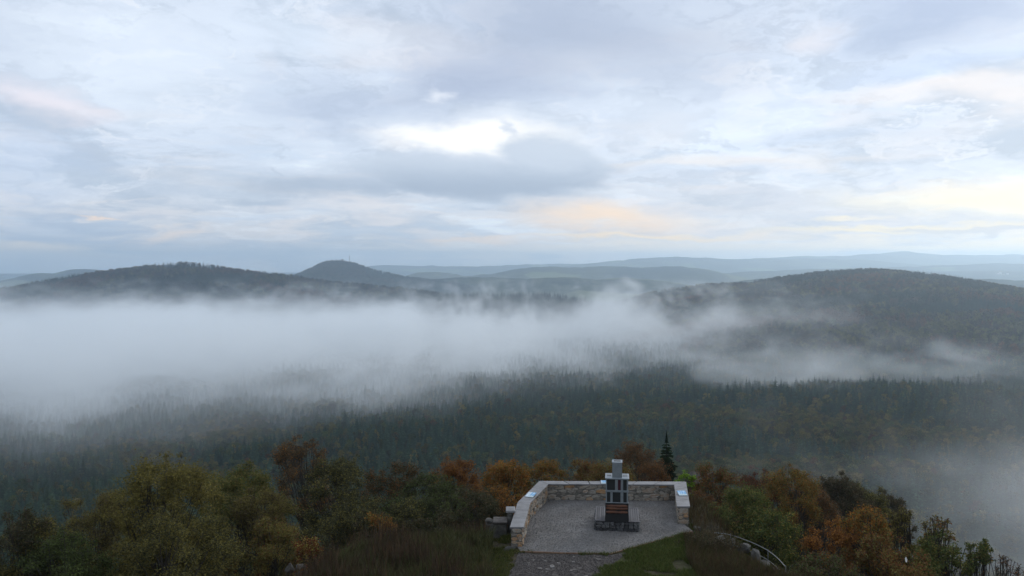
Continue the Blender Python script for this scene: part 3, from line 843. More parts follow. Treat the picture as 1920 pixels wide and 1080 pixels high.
ci = [Vector((p.x, p.y, 0)) for p in core_i]; co_ = [Vector((p.x, p.y, 0)) for p in core_o]
stone_face(wall, ci[2], ci[3], 0.0, ZW - 0.08, ST, 5, 0.24, 0.66, rr, 0.09, ST_O, 0.06)
stone_face(wall, ci[1], ci[2], 0.0, ZW - 0.08, ST, 5, 0.24, 0.60, rr, 0.09, ST_O, 0.15)
stone_face(wall, ci[0], ci[1], 0.0, ZW - 0.08, ST, 5, 0.24, 0.60, rr, 0.09, ST_O, 0.25)
stone_face(wall, co_[0], ci[0], -0.25, ZW - 0.08, ST_O, 6, 0.25, 0.5, rr, 0.09, ST, 0.35)
stone_face(wall, ci[4], co_[4], -0.1, ZW - 0.08, ST, 5, 0.22, 0.5, rr, 0.09, ST_O, 0.3)
stone_face(wall, ci[3], ci[4], 0.0, ZW - 0.08, ST, 5, 0.3, 0.6, rr, 0.07, ST_O, 0.1)

# gravel floor with its kerb
fp = [on(975.5, 1034.6, 0), on(1060, 1037.5, 0), on(1145, 1038.9, 0), on(1220, 1018, 0), on(1299, 996.5, 0)]
inner = [Vector((p.x, p.y, 0)) for p in core_i]
fl_pts = [(p.x, p.y) for p in fp] + [(lerp(ci[4], co_[4], .5).x, ci[4].y + 0.2), (lerp(ci[3], co_[3], .5).x, lerp(ci[3], co_[3], .5).y),
          (lerp(ci[2], co_[2], .5).x, lerp(ci[2], co_[2], .5).y), (lerp(ci[1], co_[1], .5).x, lerp(ci[1], co_[1], .5).y), (lerp(ci[0], co_[0], .5).x, ci[0].y + 0.15)]
floor = quad_slab("gravel_floor", fl_pts, -2.5, 0.03, m_gravel, None)
tag(floor, "grey gravel floor of the lookout terrace", "floor", kind="structure")
def strip(name, pts, w, z0, z1, mat, parent):
    for a, b_ in zip(pts[:-1], pts[1:]):
        d = (b_ - a).normalized(); nrm = Vector((-d.y, d.x, 0)) * w / 2; g = d * 0.01
        quad_slab(name, [(p.x, p.y) for p in (a - nrm + g, b_ - nrm - g, b_ + nrm - g, a + nrm + g)], z0, z1, mat, parent, 0.008)
strip("kerb", [Vector((p.x, p.y - 0.05, 0)) for p in fp], 0.07, -0.3, 0.06, m_rust, floor)
# loose chippings on the gravel
def chips(name, region, n, size, mat, parent, seed, zf, label=None):
    rg = np.random.default_rng(seed)
    c = []
    while len(c) < n:
        xx, yy = rg.uniform(region[0], region[1]), rg.uniform(region[2], region[3])
        if zf(xx, yy) is not None: c.append((xx, yy, zf(xx, yy)))
    c = np.array(c); s = size * rg.uniform(0.5, 1.5, n)
    base = np.array([(1, 0, 0), (-.5, .87, 0), (-.5, -.87, 0), (.1, .1, .7), (-.1, 0, -.7)])
    a = rg.uniform(0, 6.28, n); ca, sa = np.cos(a), np.sin(a)
    B = base[None] * s[:, None, None] * rg.uniform(.7, 1.3, (n, 5, 1))
    V = np.stack([B[..., 0] * ca[:, None] - B[..., 1] * sa[:, None], B[..., 0] * sa[:, None] + B[..., 1] * ca[:, None], B[..., 2]], -1) + c[:, None, :]
    T3 = np.array([(0, 1, 3), (1, 2, 3), (2, 0, 3), (1, 0, 4), (2, 1, 4), (0, 2, 4)])
    F = (np.arange(n)[:, None, None] * 5 + T3[None]).reshape(-1, 3)
    o = link(name, np_mesh(name, V.reshape(-1, 3), F, mat), parent)
    tag(o, kind="stuff")
    return o
poly = [Vector((p[0], p[1])) for p in fl_pts]
def inside(x, y):
    c = False
    for i in range(len(poly)):
        a, b_ = poly[i], poly[i - 1]
        if (a.y > y) != (b_.y > y) and x < (b_.x - a.x) * (y - a.y) / (b_.y - a.y) + a.x: c = not c
    return c
m_chip = noisy("chippings", [(0.3, (0.09, 0.088, 0.085)), (0.6, (0.20, 0.195, 0.19)), (0.8, (0.34, 0.33, 0.32))], 9, 3, 0.95, coord="World")
chips("gravel", (0, 12, 38, 52), 9000, 0.028, m_chip, floor, 5, lambda x, y: 0.035 if inside(x, y) else None)

# ------------------------------------------------------------------ stove shaped monument
YB = on(1158, 997.0, 0.03).y
def hx(px, py=960.0, y=None): return at(px, py, y or YB).x
def hz_(py, y=None): return at(1158, py, y or YB).z
mon = link("stove_monument", None, loc=(hx(1158), YB + 0.3, 0.0), rot=(0, 0, R(-6.9)))
tag(mon, "zinc and glass stove shaped cabinet with chimney on a dark stone bench", "monument")
def P(o):
    """keep the part where it was built when it joins the monument"""
    o.parent = mon; o.matrix_parent_inverse = Matrix.Translation(-Vector(mon.location)); return o
zb = hz_(976.9)                      # bench level
bx0, bx1 = hx(1116.5), hx(1200.3)
cx0, cx1 = hx(1136.4), hx(1179.6)
bench_d = on(1158, 950.5, zb).y - YB
base = P(box("stone_base", bx0 + 0.06, bx1 - 0.06, YB + 0.10, YB + bench_d - 0.08, -0.05, zb - 0.07, m_dark))
rr = random.Random(5)
def base_face(a, b_, n=3):
    d = Vector((b_[0] - a[0], b_[1] - a[1], 0)); L = d.length; d.normalize(); ang_ = math.atan2(d.y, d.x); z = 0.03
    hs = [rr.uniform(.8, 1.2) for _ in range(n)]
    for h in hs:
        h = h / sum(hs) * (zb - 0.11); p = 0
        while p < L - .05:
            w = min(rr.uniform(.17, .38), L - p)
            if L - p - w < .1: w = L - p
            link("stone", rr.choice(ST_B), base, (a[0] + d.x * (p + w / 2), a[1] + d.y * (p + w / 2), z + h / 2), (0, rr.uniform(-.1, .1), ang_),
                 (w * .97, .14 * rr.uniform(.7, 1.3), h * 1.0))
            p += w
        z += h
base_face((bx0 + .06, YB + .09), (bx1 - .06, YB + .09)); base_face((bx1 - .05, YB + .1), (bx1 - .05, YB + bench_d - .1)); base_face((bx0 + .05, YB + bench_d - .1), (bx0 + .05, YB + .1))
# bench boards left and right of the cabinet
for xa, xb in ((bx0, cx0 - 0.015), (cx1 + 0.015, bx1)):
    fr = P(box("bench_board", xa, xb, YB, YB + 0.17, zb - 0.055, zb, m_deck, None, 0.008))
    k = 5; wv = (xb - xa) / k
    for i in range(k):
        P(box("bench_board", xa + i * wv + 0.012, xa + (i + 1) * wv - 0.012, YB + 0.19, YB + bench_d - 0.2, zb - 0.055, zb - 0.002 * (i % 2), m_deck, None, 0.008))
    P(box("bench_board", xa, xb, YB + bench_d - 0.18, YB + bench_d, zb - 0.055, zb, m_deck, None, 0.008))
# fire box with the three varnished logs
z_log0, z_log1, z_gl0, z_gl1 = hz_(968.0), hz_(944.5), hz_(943.5), hz_(899.0)
zr = hz_(896.4)
cab_d = max(0.7, on(1158, 887.4, zr).y - YB)
P(box("fire_box", cx0, cx1, YB + 0.03, YB + cab_d - 0.04, zb - 0.06, z_gl0 - 0.01, m_dark, None, 0.006))
for i, (pa, pb) in enumerate(((949.0, 3), (953.8, 4), (960.4, 5))):
    T = Tubes(); n = 9; zc = hz_(pa)
    rr2 = random.Random(i + 2); w0 = (cx1 - cx0)
    pts = [(cx0 + w0 * (0.04 + 0.92 * j / n), YB + 0.02 + rr2.uniform(-.006, .006), zc + rr2.uniform(-.012, .012)) for j in range(n + 1)]
    T.add(pts, [rr2.uniform(.055, .08) * (0.7 if j in (0, n) else 1) for j in range(n + 1)], 9)
    # closed log ends
    me = T.mesh("log", m_log); bm = bmesh.new(); bm.from_mesh(me); bmesh.ops.holes_fill(bm, edges=bm.edges, sides=12); bm.to_mesh(me); bm.free()
    P(link("log", me))
# glazed upper part
cab = P(box("cabinet_core", cx0 + 0.05, cx1 - 0.05, YB + 0.09, YB + cab_d - 0.05, z_gl0, z_gl1, m_dark))
g_x0, g_x1 = hx(1136.4), hx(1179.6)
def zx(u): return hx(940 + u / 5.047)
def zy(v): return hz_(840 + v / 5.047)
zm0, zm1 = zy(419), zy(402)
rows_ = ((zm1, z_gl1, (1006, 1082, 1108, 1136, 1158, 1192)), (z_gl0 + 0.03, zm0, (1006, 1038, 1060, 1133, 1160, 1192)))
for ri, (za, zc, xs) in enumerate(rows_):
    for j in range(0, 6, 2):
        pane = P(box("glass_pane", zx(xs[j]), zx(xs[j + 1]), YB + 0.045, YB + 0.06, za, zc, m_redglass if (ri == 0 and j == 2) else m_glass))
    for j in (1, 3):
        P(box("mullion", zx(xs[j]), zx(xs[j + 1]), YB + 0.02, YB + 0.07, za + 0.002, zc - 0.002, m_zinc, None, 0.005))
for xa, xb in ((g_x0 + 0.02, zx(1006)), (zx(1192), g_x1 - 0.02)):
    P(box("corner_post", xa, xb, YB + 0.015, YB + 0.10, z_gl0, z_gl1 + 0.01, m_zinc, None, 0.006))
    P(box("corner_post", xa, xb, YB + cab_d - 0.12, YB + cab_d - 0.03, z_gl0, z_gl1 + 0.01, m_zinc, None, 0.006))
for sx in (g_x0 + 0.035, g_x1 - 0.05):
    P(box("glass_pane", sx, sx + 0.015, YB + 0.11, YB + cab_d - 0.13, z_gl0 + 0.02, z_gl1, m_glass))
P(box("middle_rail", g_x0, g_x1, YB, YB + 0.075, zm0, zm1, m_zinc, None, 0.006))
P(box("bottom_rail", g_x0, g_x1, YB + 0.004, YB + 0.08, z_gl0 - 0.005, z_gl0 + 0.035, m_zinc, None, 0.006))
roof = P(box("roof", hx(1135.8), hx(1180.3), YB - 0.05, YB + cab_d, z_gl1, zr, m_zinc, None, 0.012))
chx0, chx1 = hx(1149.0), hx(1167.4)
ych = YB + 0.02
zct = at(1158, 868.0, ych).z
ch_d = max(0.35, on(1158, 863.0, zct).y - ych)
# solid chimney and cap; a black block stands in for the slot's inner shade
cw = 0.02
chim = P(box("chimney", chx0, chx1, ych, ych + ch_d, zr - 0.01, zct, m_zinc, None, 0.008))
lip = 0.03
cap0 = box("chimney_cap", chx0 - 0.012, chx1 + 0.012, ych - 0.012, ych + ch_d + 0.012, zct + 0.002, zct + lip, m_zinc, chim, 0.005)
slot = box("slot_shade_block", chx0 + 0.08, chx1 - 0.08, ych + ch_d * 0.34, ych + ch_d * 0.74, zct + lip - 0.02, zct + lip + 0.006, m_dark, chim)
for c_ in (cap0, slot): c_.matrix_parent_inverse = Matrix.Identity(4)
for xa, xb in ((zx(1003), zx(1045)), (zx(1157), zx(1199))):
    vnt = box("roof_vent", xa, xb, YB + cab_d * 0.42, YB + cab_d * 0.80, zr + 0.001, zr + 0.02, m_steel, roof, 0.004)

# ------------------------------------------------------------------ information boards on the coping
def board(px, py, w, d, rot, label, seed, tex):
    m, t, b = principled("board_print", rough=0.35, spec=0.4)
    co = t.n("ShaderNodeTexCoord").outputs["Generated"]
    u, v, _ = t.xyz(co)
    n1 = t.noise(t.v("MULTIPLY", co, (5, 3, 1)), 1.0, 4, 0.6)
    sky_ = t.mix(t.mr(n1, 0.4, 0.6), (0.10, 0.32, 0.58), (0.42, 0.58, 0.70))
    land = t.mix(t.noise(co, 9, 3, 0.6), (0.25, 0.38, 0.42), (0.55, 0.63, 0.66))
    pic = t.mix(t.mr(v, 0.30, 0.36), land, sky_)
    txt = t.mix(t.m("MULTIPLY", t.mr(t.m("SINE", t.m("MULTIPLY", v, 70)), 0.2, 0.5), t.mr(t.noise(t.v("MULTIPLY", co, (40, 11, 1)), 1.0, 1, 0.5), 0.42, 0.48)), (0.62, 0.70, 0.74), (0.14, 0.2, 0.27))
    f = t.mr(u, tex - 0.01, tex + 0.01)
    t.link(t.mix(f, txt, pic), b.inputs["Base Color"])
    p = on(px, py, ZW + 0.05)
    root = link("information_board", None, loc=(p.x, p.y, ZW), rot=(0, 0, R(rot)))
    tag(root, label, "information board", "information boards on the terrace coping")
    tilt = 0.10
    def pl(name, w_, d_, z0, th, mat):
        V = [(sx * w_ / 2, sy * d_ / 2, z0 + (sy + 1) / 2 * tilt + k) for k in (0, th) for sx, sy in ((-1, -1), (1, -1), (1, 1), (-1, 1))]
        return mesh_obj(name, V, [(0, 3, 2, 1), (4, 5, 6, 7), (0, 1, 5, 4), (1, 2, 6, 5), (2, 3, 7, 6), (3, 0, 4, 7)], mat, root)
    pl("frame", w + 0.03, d + 0.03, 0.004, 0.022, m_steel)
    pl("print_sheet", w, d, 0.027, 0.006, m)
board(995.2, 928.4, 0.46, 0.60, -22, "panorama board half white text, half blue picture, on the slanting coping", 1, 0.42)
board(1279.0, 925.4, 0.46, 0.62, 2, "pale blue panorama board on the short coping arm beside the green shrub", 2, 0.0)
board(1133.6, 904.6, 0.42, 0.34, 0, "narrow pale blue panorama board on the long coping behind the glass cabinet", 3, 0.1)

# ------------------------------------------------------------------ path with flat stones, rocks, ruins
m_path = noisy("brown_path_gravel", [(0.3, (0.040, 0.034, 0.031)), (0.55, (0.072, 0.062, 0.057)), (0.75, (0.125, 0.110, 0.102))], 6, 8, 0.95, bump=0.8, bscale=16, bdist=0.03, coord="World")
pl_ = [(972, 1037), (1000, 1039), (1145, 1041), (1175, 1036), (1160, 1050), (1135, 1066), (1125, 1085), (1110, 1180), (900, 1180), (945, 1085), (965, 1060), (968, 1048)]
pv_ = [on(a, b_, 0) for a, b_ in pl_]
path = quad_slab("path", [(p.x, p.y) for p in pv_], -0.25, 0.012, m_path, None)
tag(path, "brown gravel path strewn with flat stones leading to the terrace", "path", kind="structure")
def in_path(x, y):
    c = False
    for i in range(len(pv_)):
        a, b_ = pv_[i], pv_[i - 1]
        if (a.y > y) != (b_.y > y) and x < (b_.x - a.x) * (y - a.y) / (b_.y - a.y) + a.x: c = not c
    return c
m_flat = noisy("flat_stone", [(0.3, (0.06, 0.052, 0.047)), (0.6, (0.125, 0.112, 0.102)), (0.85, (0.23, 0.22, 0.21))], 4, 5, 0.9, bump=0.5, coord="Object", rand=0.4)
def lump(seed, k=9, flat=0.5):
    r_ = random.Random(seed); bm = bmesh.new(); bmesh.ops.create_icosphere(bm, subdivisions=1, radius=0.5)
    for v in bm.verts:
        s_ = r_.uniform(0.72, 1.15); v.co = Vector((v.co.x * s_, v.co.y * s_, max(min(v.co.z * s_ * 1.5, 0.36), -0.4) * flat * 2))
    me = bpy.data.meshes.new("stone"); bm.to_mesh(me); bm.free(); me.materials.append(m_flat); return me
LUMP = [lump(i, flat=0.4) for i in range(8)]
m_pchip = noisy("dark_chippings", [(0.3, (0.035, 0.030, 0.028)), (0.6, (0.085, 0.075, 0.070)), (0.85, (0.16, 0.148, 0.14))], 9, 3, 0.95, coord="World")
chips("gravel", (-3, 6, 34, 42.5), 7000, 0.03, m_pchip, path, 6, lambda x, y: 0.015 if in_path(x, y) else None)
chips("gravel", (-3, 6, 34, 42.5), 350, 0.06, m_pchip, path, 7, lambda x, y: 0.012 if in_path(x, y) else None)
rr = random.Random(31)
for i in range(60):
    py = rr.uniform(1041, 1085); px = rr.gauss(1050, 62) if i > 25 else rr.uniform(985, 1150)
    if not 968 < px < 1165 - (py - 1041) * 0.8: px = rr.uniform(985, 1120)
    p = on(px, py, 0.02); s_ = rr.uniform(0.07, 0.2) * (1.7 if rr.random() < 0.18 else 1)
    link("stone", rr.choice(LUMP), path, (p.x, p.y, 0.018), (0, 0, rr.uniform(0, 6.28)), (s_ * rr.uniform(1, 1.7), s_, s_ * rr.uniform(.3, .6)))

def gz1(x, y): return float(ground_z(np.array([x]), np.array([y]))[0])
m_rock = noisy("weathered_rock", [(0.32, (0.04, 0.038, 0.034)), (0.55, (0.085, 0.08, 0.072)), (0.78, (0.20, 0.195, 0.18))], 2.5, 7, 0.9, bump=0.9, bscale=8, bdist=0.06, coord="World")
def rock_mesh(seed, sub=3):
    bm = bmesh.new(); bmesh.ops.create_icosphere(bm, subdivisions=sub, radius=0.5)
    r_ = random.Random(seed); pl2 = [(Vector((r_.gauss(0, 1), r_.gauss(0, 1), r_.gauss(0, 1))).normalized(), r_.uniform(0.24, 0.42)) for _ in range(14)]
    for v in bm.verts:
        for nrm, d in pl2:
            e = v.co.dot(nrm) - d
            if e > 0: v.co -= nrm * e
        v.co += Vector((r_.uniform(-1, 1), r_.uniform(-1, 1), r_.uniform(-1, 1))) * 0.012
    me = bpy.data.meshes.new("rock"); bm.to_mesh(me); bm.free(); me.materials.append(m_rock); return me
ROCK = [rock_mesh(i) for i in range(7)]
def rock(name, px, py, y, size, label, k, rot=0.0, group=None, cat="rock"):
    p = at(px, py, y)
    o = link(name, ROCK[k % 7], None, (p.x, p.y, p.z), (rr.uniform(-.2, .2), rr.uniform(-.2, .2), rot), size)
    return tag(o, label, cat, group)
# row of pale rocks at the edge of the brush
for k, (px, py, s_, lab) in enumerate(((543, 1066, (.55, .5, .55), "upright pale lichened rock at the tall end of the rock row"),
                                       (563, 1063, (.75, .5, .35), "flat topped pale rock second in the rock row"),
                                       (583, 1069, (.5, .4, .28), "small pale rock in the middle of the rock row"),
                                       (598, 1074, (.5, .4, .25), "low pale rock at the sinking end of the rock row"),
                                       (566, 1079, (1.4, .6, .7), "dark broad boulder carrying the row of pale rocks"))):
    rock("rock", px, py, 40.5, s_, lab, k, k * 1.3, "row of rocks in the brush")
# old masonry beside the terrace
ruin = link("ruined_wall", None, loc=(at(935, 985, 43.4).x, 43.4, -0.3))
tag(ruin, "low dark ruined masonry with pale slabs on top beside the terrace wall", "ruin")
def RP(o):
    o.parent = ruin; o.matrix_parent_inverse = Matrix.Translation(-Vector(ruin.location)); return o
def pbox(name, px0, px1, py0, py1, y, depth, mat, bev=0.03):
    a, b_ = at(px0, py1, y), at(px1, py0, y)
    return RP(box(name, a.x, b_.x, y, y + depth, a.z, b_.z, mat, None, bev))
pbox("masonry", 910, 951, 982.5, 1012, 43.2, 0.8, m_rock, 0.06)
pbox("masonry", 951.5, 962, 962.6, 1012, 43.6, 0.7, m_rock, 0.05)
pbox("slab", 948.5, 966, 957.5, 962.2, 43.5, 0.8, m_cap, 0.03)
pbox("slab", 924, 951.5, 978.5, 982.2, 43.1, 0.9, m_flat, 0.03)
pbox("slab", 925, 950, 973.2, 975.4, 43.9, 0.4, m_flat, 0.02)
RP(link("boulder", ROCK[2], None, tuple(at(916, 977.5, 43.4)), (0, 0, 1), (.5, .5, .36)))
o = box("fallen_slab", at(816, 1007, 45).x, at(846, 1007, 45).x, 45, 45.5, at(816, 1009.5, 45).z, at(816, 1006.3, 45).z, m_flat, None, 0.02)
tag(o, "flat pale stone slab lying among the dry weeds", "slab")
# foot of the wall
for px, py, y_, s_, lab, k in ((958, 1033, 41.2, (1.0, .7, .55), "pale boulder at the foot of the ochre wall end", 1),
                               (1306, 992, 44.6, (.8, .5, .35), "flat rock beside the short end of the terrace wall", 3),
                               (1303, 900, 57, (2.0, 1.4, 1.9), "grey rock outcrop behind the bright green shrub", 5),
                               (1328, 900, 57.5, (1.6, 1.2, 1.6), "pale flat rock behind the rusty bushes", 6)):
    rock("rock", px, py, y_, s_, lab, k, k * 0.9)
# crag under the railing
crag = link("crag", None, loc=tuple(at(1425, 1060, 39.5)))
tag(crag, "grey broken crag below the curved steel railing", "crag")
for k, (px, py, y_, s_) in enumerate(((1352, 1010, 42.2, (.7, .5, .4)), (1372, 1018, 41.8, (.8, .5, .5)), (1396, 1030, 41.0, (.8, .7, .6)), (1419, 1047, 40.2, (.55, .6, 1.1)), (1424, 1066, 39.6, (.7, .6, 1.2)),
                                      (1437, 1062, 39.8, (1.0, .7, .6)), (1450, 1076, 39.2, (.9, .7, .7)))):
    o = link("rock", ROCK[k], None, tuple(at(px, py, y_)), (0, 0.2, k * 1.1), s_)
    o.parent = crag; o.matrix_parent_inverse = Matrix.Translation(-Vector(crag.location))
# curved railing
rail = link("railing", None, loc=tuple(on(1370, 1030, -0.1)))
tag(rail, "curved galvanised steel railing with two bars going down past the crag", "railing")
def RL(o):
    o.parent = rail; o.matrix_parent_inverse = Matrix.Translation(-Vector(rail.location)); return o
top_px = [(1336, 998.8), (1352, 1000), (1370, 1003), (1392.5, 1010.6), (1417.5, 1020.6), (1440, 1032.5), (1458.8, 1047.5), (1473.2, 1063.2)]
zs_ = [0.35, 0.35, 0.34, 0.30, 0.24, 0.16, 0.08, 0.0]
def smooth_curve(pts, n=6):
    out_ = []
    for i in range(len(pts) - 1):
        p0, p1, p2, p3 = pts[max(i - 1, 0)], pts[i], pts[i + 1], pts[min(i + 2, len(pts) - 1)]
        for j in range(n):
            t_ = j / n
            out_.append(0.5 * ((2 * p1) + (p2 - p0) * t_ + (2 * p0 - 5 * p1 + 4 * p2 - p3) * t_ * t_ + (3 * p1 - p0 - 3 * p2 + p3) * t_ ** 3))
    return out_ + [pts[-1]]
tp = [on(a, b_, z) for (a, b_), z in zip(top_px, zs_)]
tc = smooth_curve(tp)
T = Tubes(); T.add(tc, [0.017] * len(tc), 8); RL(link("top_rail", T.mesh("top_rail", m_steel)))
lc = [p - Vector((0, 0, 0.46)) for p in tc]
T = Tubes(); T.add(lc, [0.015] * len(lc), 8); RL(link("lower_rail", T.mesh("lower_rail", m_steel)))
for i in (2, 5, 7):
    p = tp[i]; T = Tubes(); T.add([p - Vector((0, 0, 1.6)), p + Vector((0, 0, 0.07))], [0.02, 0.02], 8)
    RL(link("post", T.mesh("post", m_steel)))
# ------------------------------------------------------------------ far mast and houses
mp = at(655, 489.4, 4700)
mast = link("radio_mast", None, loc=(mp.x, mp.y, mp.z - 6))
tag(mast, "thin radio mast on the conical hill", "mast")
T = Tubes(); T.add([(0, 0, -8), (0, 0, 22), (0, 0, 39)], [1.3, 1.0, 0.5], 6); link("shaft", T.mesh("shaft", m_rust), mast)
for k in (0.3, 0.55, 0.75):
    T = Tubes(); T.add([(0, 0, 39 * k), (0, 0, 39 * k + 1.6)], [1.9, 1.9], 8); link("platform", T.mesh("platform", m_rust), mast)
hp_ = at(642, 488.2, 4700)
hut = link("summit_building", None, loc=(hp_.x, hp_.y, hp_.z - 6)); tag(hut, "small building on the top of the mast hill", "building")
box("wall", -5, 5, -4, 4, 0, 10, m_rust, hut, 0.1); box("roof", -5.6, 5.6, -4.6, 4.6, 10.01, 12, m_dark, hut, 0.1)
m_white, _, _ = principled("white_render", (0.75, 0.74, 0.72), 0.8); m_tile, _, _ = principled("red_tile", (0.16, 0.06, 0.04), 0.9)
for k, (px, py, w_, lab) in enumerate(((1871, 512.5, 20, "white house at the edge of the far village"), (1876, 509.5, 26, "tallest white house in the far village"),
                                       (1882, 513.8, 24, "low white house by itself in the far village"), (1868, 515.5, 16, "small white house below the others in the far village"),
                                       (1889, 512.2, 15, "smallest white house at the far end of the village"))):
    p = at(px, py + 1.0, 7400)
    h = link("house", None, loc=(p.x, p.y, p.z - 6), rot=(0, 0, k * 0.5)); tag(h, lab, "house", "white houses of the far village")
    box("wall", -w_ / 2, w_ / 2, -6, 6, -14, 9 + 3 * (k == 1), m_white, h)
    z_ = 9 + 3 * (k == 1)
    mesh_obj("roof", [(-w_ / 2 - .5, -6.6, z_), (w_ / 2 + .5, -6.6, z_), (w_ / 2 + .5, 6.6, z_), (-w_ / 2 - .5, 6.6, z_), (-w_ / 2 - .5, 0, z_ + 5), (w_ / 2 + .5, 0, z_ + 5)],
             [(0, 1, 5, 4), (2, 3, 4, 5), (1, 2, 5), (3, 0, 4), (3, 2, 1, 0)], m_tile, h)

# ------------------------------------------------------------------ trees and shrubs round the terrace
def near_tree(name, px, ptop, y, wpx, cols_, label, seed, leaves=9000, leaf=0.085, dens=1.0, low=0.12, tmix=0.25, hmin=2.0, cat="tree", stems=1, sprigs=10, bare=0.0, pbot=None, leaves_per_m2=1080):
    dens_l = min(1.0, leaves / (wpx * 65.0)) if leaves < 6000 else 1.0
    rg = np.random.default_rng(seed); rr_ = random.Random(seed)
    tp_ = at(px, ptop, y); zg = gz1(tp_.x, tp_.y)
    if pbot is not None: zg = min(zg, at(px, pbot, y).z)
    H = max(hmin, tp_.z - zg); Wd = wpx * y / FPX / 2
    root = link(name, None, loc=(tp_.x, tp_.y, tp_.z - H))
    tag(root, label, cat)
    crown_h = min(H * 0.98, max(2.5 * Wd, 3.2)) * (0.55 if low > 0.5 else 1.0)
    low = max(low, 1 - crown_h / H)
    leaf = leaf * 1.12
    leaves = int(leaves_per_m2 * 2 * Wd * crown_h * dens_l)
    T = Tubes(); P_ = []
    bases = [(rr_.gauss(0, 0.12) * stems, rr_.gauss(0, 0.12) * stems) for _ in range(stems)]
    tops = [(rr_.gauss(0, Wd * .22), rr_.gauss(0, Wd * .22), H * rr_.uniform(.72, .95)) for _ in range(stems)]
    trunks = []
    for (bx_, by_), tp2 in zip(bases, tops):
        pts = [Vector((bx_, by_, -0.4)), Vector((bx_ + tp2[0] * .25 + rr_.gauss(0, .1), by_ + tp2[1] * .25, H * .3)), Vector((tp2[0] * .6, tp2[1] * .6, H * .6)), Vector(tp2)]
        trunks.append(pts); r0 = min(H, 9) * 0.013 / stems ** 0.4
        cs = smooth_curve(pts, 3); T.add(cs, [r0 * (1 - 0.85 * i / (len(cs) - 1)) for i in range(len(cs))], 6)
    Hb = min(H, 8)
    nc = max(14, int(46 * dens * (Wd / 2.2)))
    clusters = []
    for k in range(nc):
        f = ((k + rr_.random()) / nc) ** 0.85
        z = H * (low + (0.97 - low) * f); a = rr_.uniform(0, 6.283)
        g = (f - 0.45) / 0.62
        rmax = Wd * math.sqrt(max(0.04, 1 - g * g)) * (0.55 + 0.95 * fbm(np.array([math.cos(a) * 1.6 + seed]), np.array([f * 3.0 + math.sin(a) * 1.6]), 2, seed)[0])
        q = rmax * math.sqrt(rr_.uniform(0.12, 1.0))
        clusters.append((Vector((math.cos(a) * q, math.sin(a) * q, z)), min(0.9, Wd * rr_.choice((.14, .2, .26, .36)) * rr_.uniform(.85, 1.15))))
    for _ in range(int(sprigs * 1.8)):
        a = rr_.uniform(0, 6.283); q = Wd * rr_.uniform(0.1, 0.85)
        clusters.append((Vector((math.cos(a) * q, math.sin(a) * q, H - crown_h * (rr_.uniform(-.07, .22) + 0.3 * (q / Wd) ** 2))), Wd * rr_.uniform(.06, .15)))
    tot_v = sum(c[1] ** 2 for c in clusters)
    for c, cr in clusters:
        pts = rr_.choice(trunks); cs = smooth_curve(pts, 4)
        want = c.z * rr_.uniform(.55, .85)
        s0 = min(cs, key=lambda q_: abs(q_.z - want))
        mid = (s0 + c) / 2 + Vector((rr_.gauss(0, .1), rr_.gauss(0, .1), -0.05 * (c - s0).length))
        T.add([s0, mid, c], [Hb * .004, Hb * .0027, Hb * .0014], 4)
        nl = int(leaves * cr ** 2 / tot_v)
        nt = 9
        for j in range(nt):
            d = Vector((rr_.gauss(0, 1), rr_.gauss(0, 1), rr_.gauss(0.35, .8))).normalized() * cr * rr_.uniform(.6, 1.25)
            e = c + d
            T.add([c, c + d * .5 + Vector((0, 0, .04)), e], [Hb * .0013, Hb * .001, .003], 3)
            m_ = int(nl / nt * (1 - bare))
            if m_ < 1: continue
            f_ = rg.random(m_) ** 0.7
            P_.append(np.array(c)[None] + f_[:, None] * np.array(d)[None] + rg.normal(size=(m_, 3)) * (0.17 * cr + 0.03))
    P_ = np.concatenate(P_)
    V, F = leaf_quads(P_, leaf, rg, 0.4, 0.6)
    me = np_mesh("crown", V, F, m_leaf); set_rnd(me, len(F), rg)
    link("trunk", T.mesh("trunk", m_bark), root)
    c = link("crown", me, root)
    a_, b2 = PAL[cols_[0]], PAL[cols_[1]]
    c["tint"] = [v * 1.18 for v in a_]; c["tint_b"] = [v * 1.18 for v in b2]; c["tint_mix"] = tmix
    return root

near_tree("shrub", 35, 958, 40, 150, ("dark", "brown"), "dark grey green shrub beside the spreading olive rowan", 101, 9000, tmix=.3, cat="shrub", stems=3, pbot=1100)
near_tree("shrub", 85, 985, 41, 190, ("olive", "dark"), "dense olive shrub hiding the foot of the dark grey green shrub", 143, 9000, tmix=.4, cat="shrub", stems=4, low=.02, pbot=1110)
near_tree("shrub", 490, 925, 52, 160, ("olive", "brown"), "olive brown shrub closing the gap below the willow and the birch", 144, 9000, tmix=.35, cat="shrub", stems=4, low=.02)
near_tree("rowan_tree", 300, 868, 43, 200, ("olive", "yellow"), "spreading olive green rowan with loose twigs at its top", 102, 22000, 0.10, 1.5, .05, .12, stems=2, sprigs=26)
near_tree("shrub", 165, 925, 50, 170, ("olive", "brown"), "hazy olive shrub leaning against the spreading rowan", 103, 12000, tmix=.3, cat="shrub", stems=3, low=.05)
near_tree("shrub", 120, 1010, 39, 190, ("green", "dark"), "green leafy shrub low in front of the rowan", 104, 11000, tmix=.3, cat="shrub", stems=4, low=.03, pbot=1110)
near_tree("shrub", 330, 985, 39.5, 260, ("olive", "dark"), "low dark olive thicket under the rowan", 105, 13000, tmix=.4, cat="shrub", stems=4, low=.03, pbot=1110)
near_tree("willow_tree", 440, 884, 55, 190, ("olive", "green"), "rounded dull olive willow between the rowan and the tall brown birch", 106, 18000, 0.10, 1.3, .05, .35, stems=3)
near_tree("birch_tree", 566, 828, 60, 115, ("brown", "orange"), "tall sparse brown birch rising above all other summit trees", 107, 8500, 0.09, 1.0, .25, .2, bare=.15, sprigs=22)
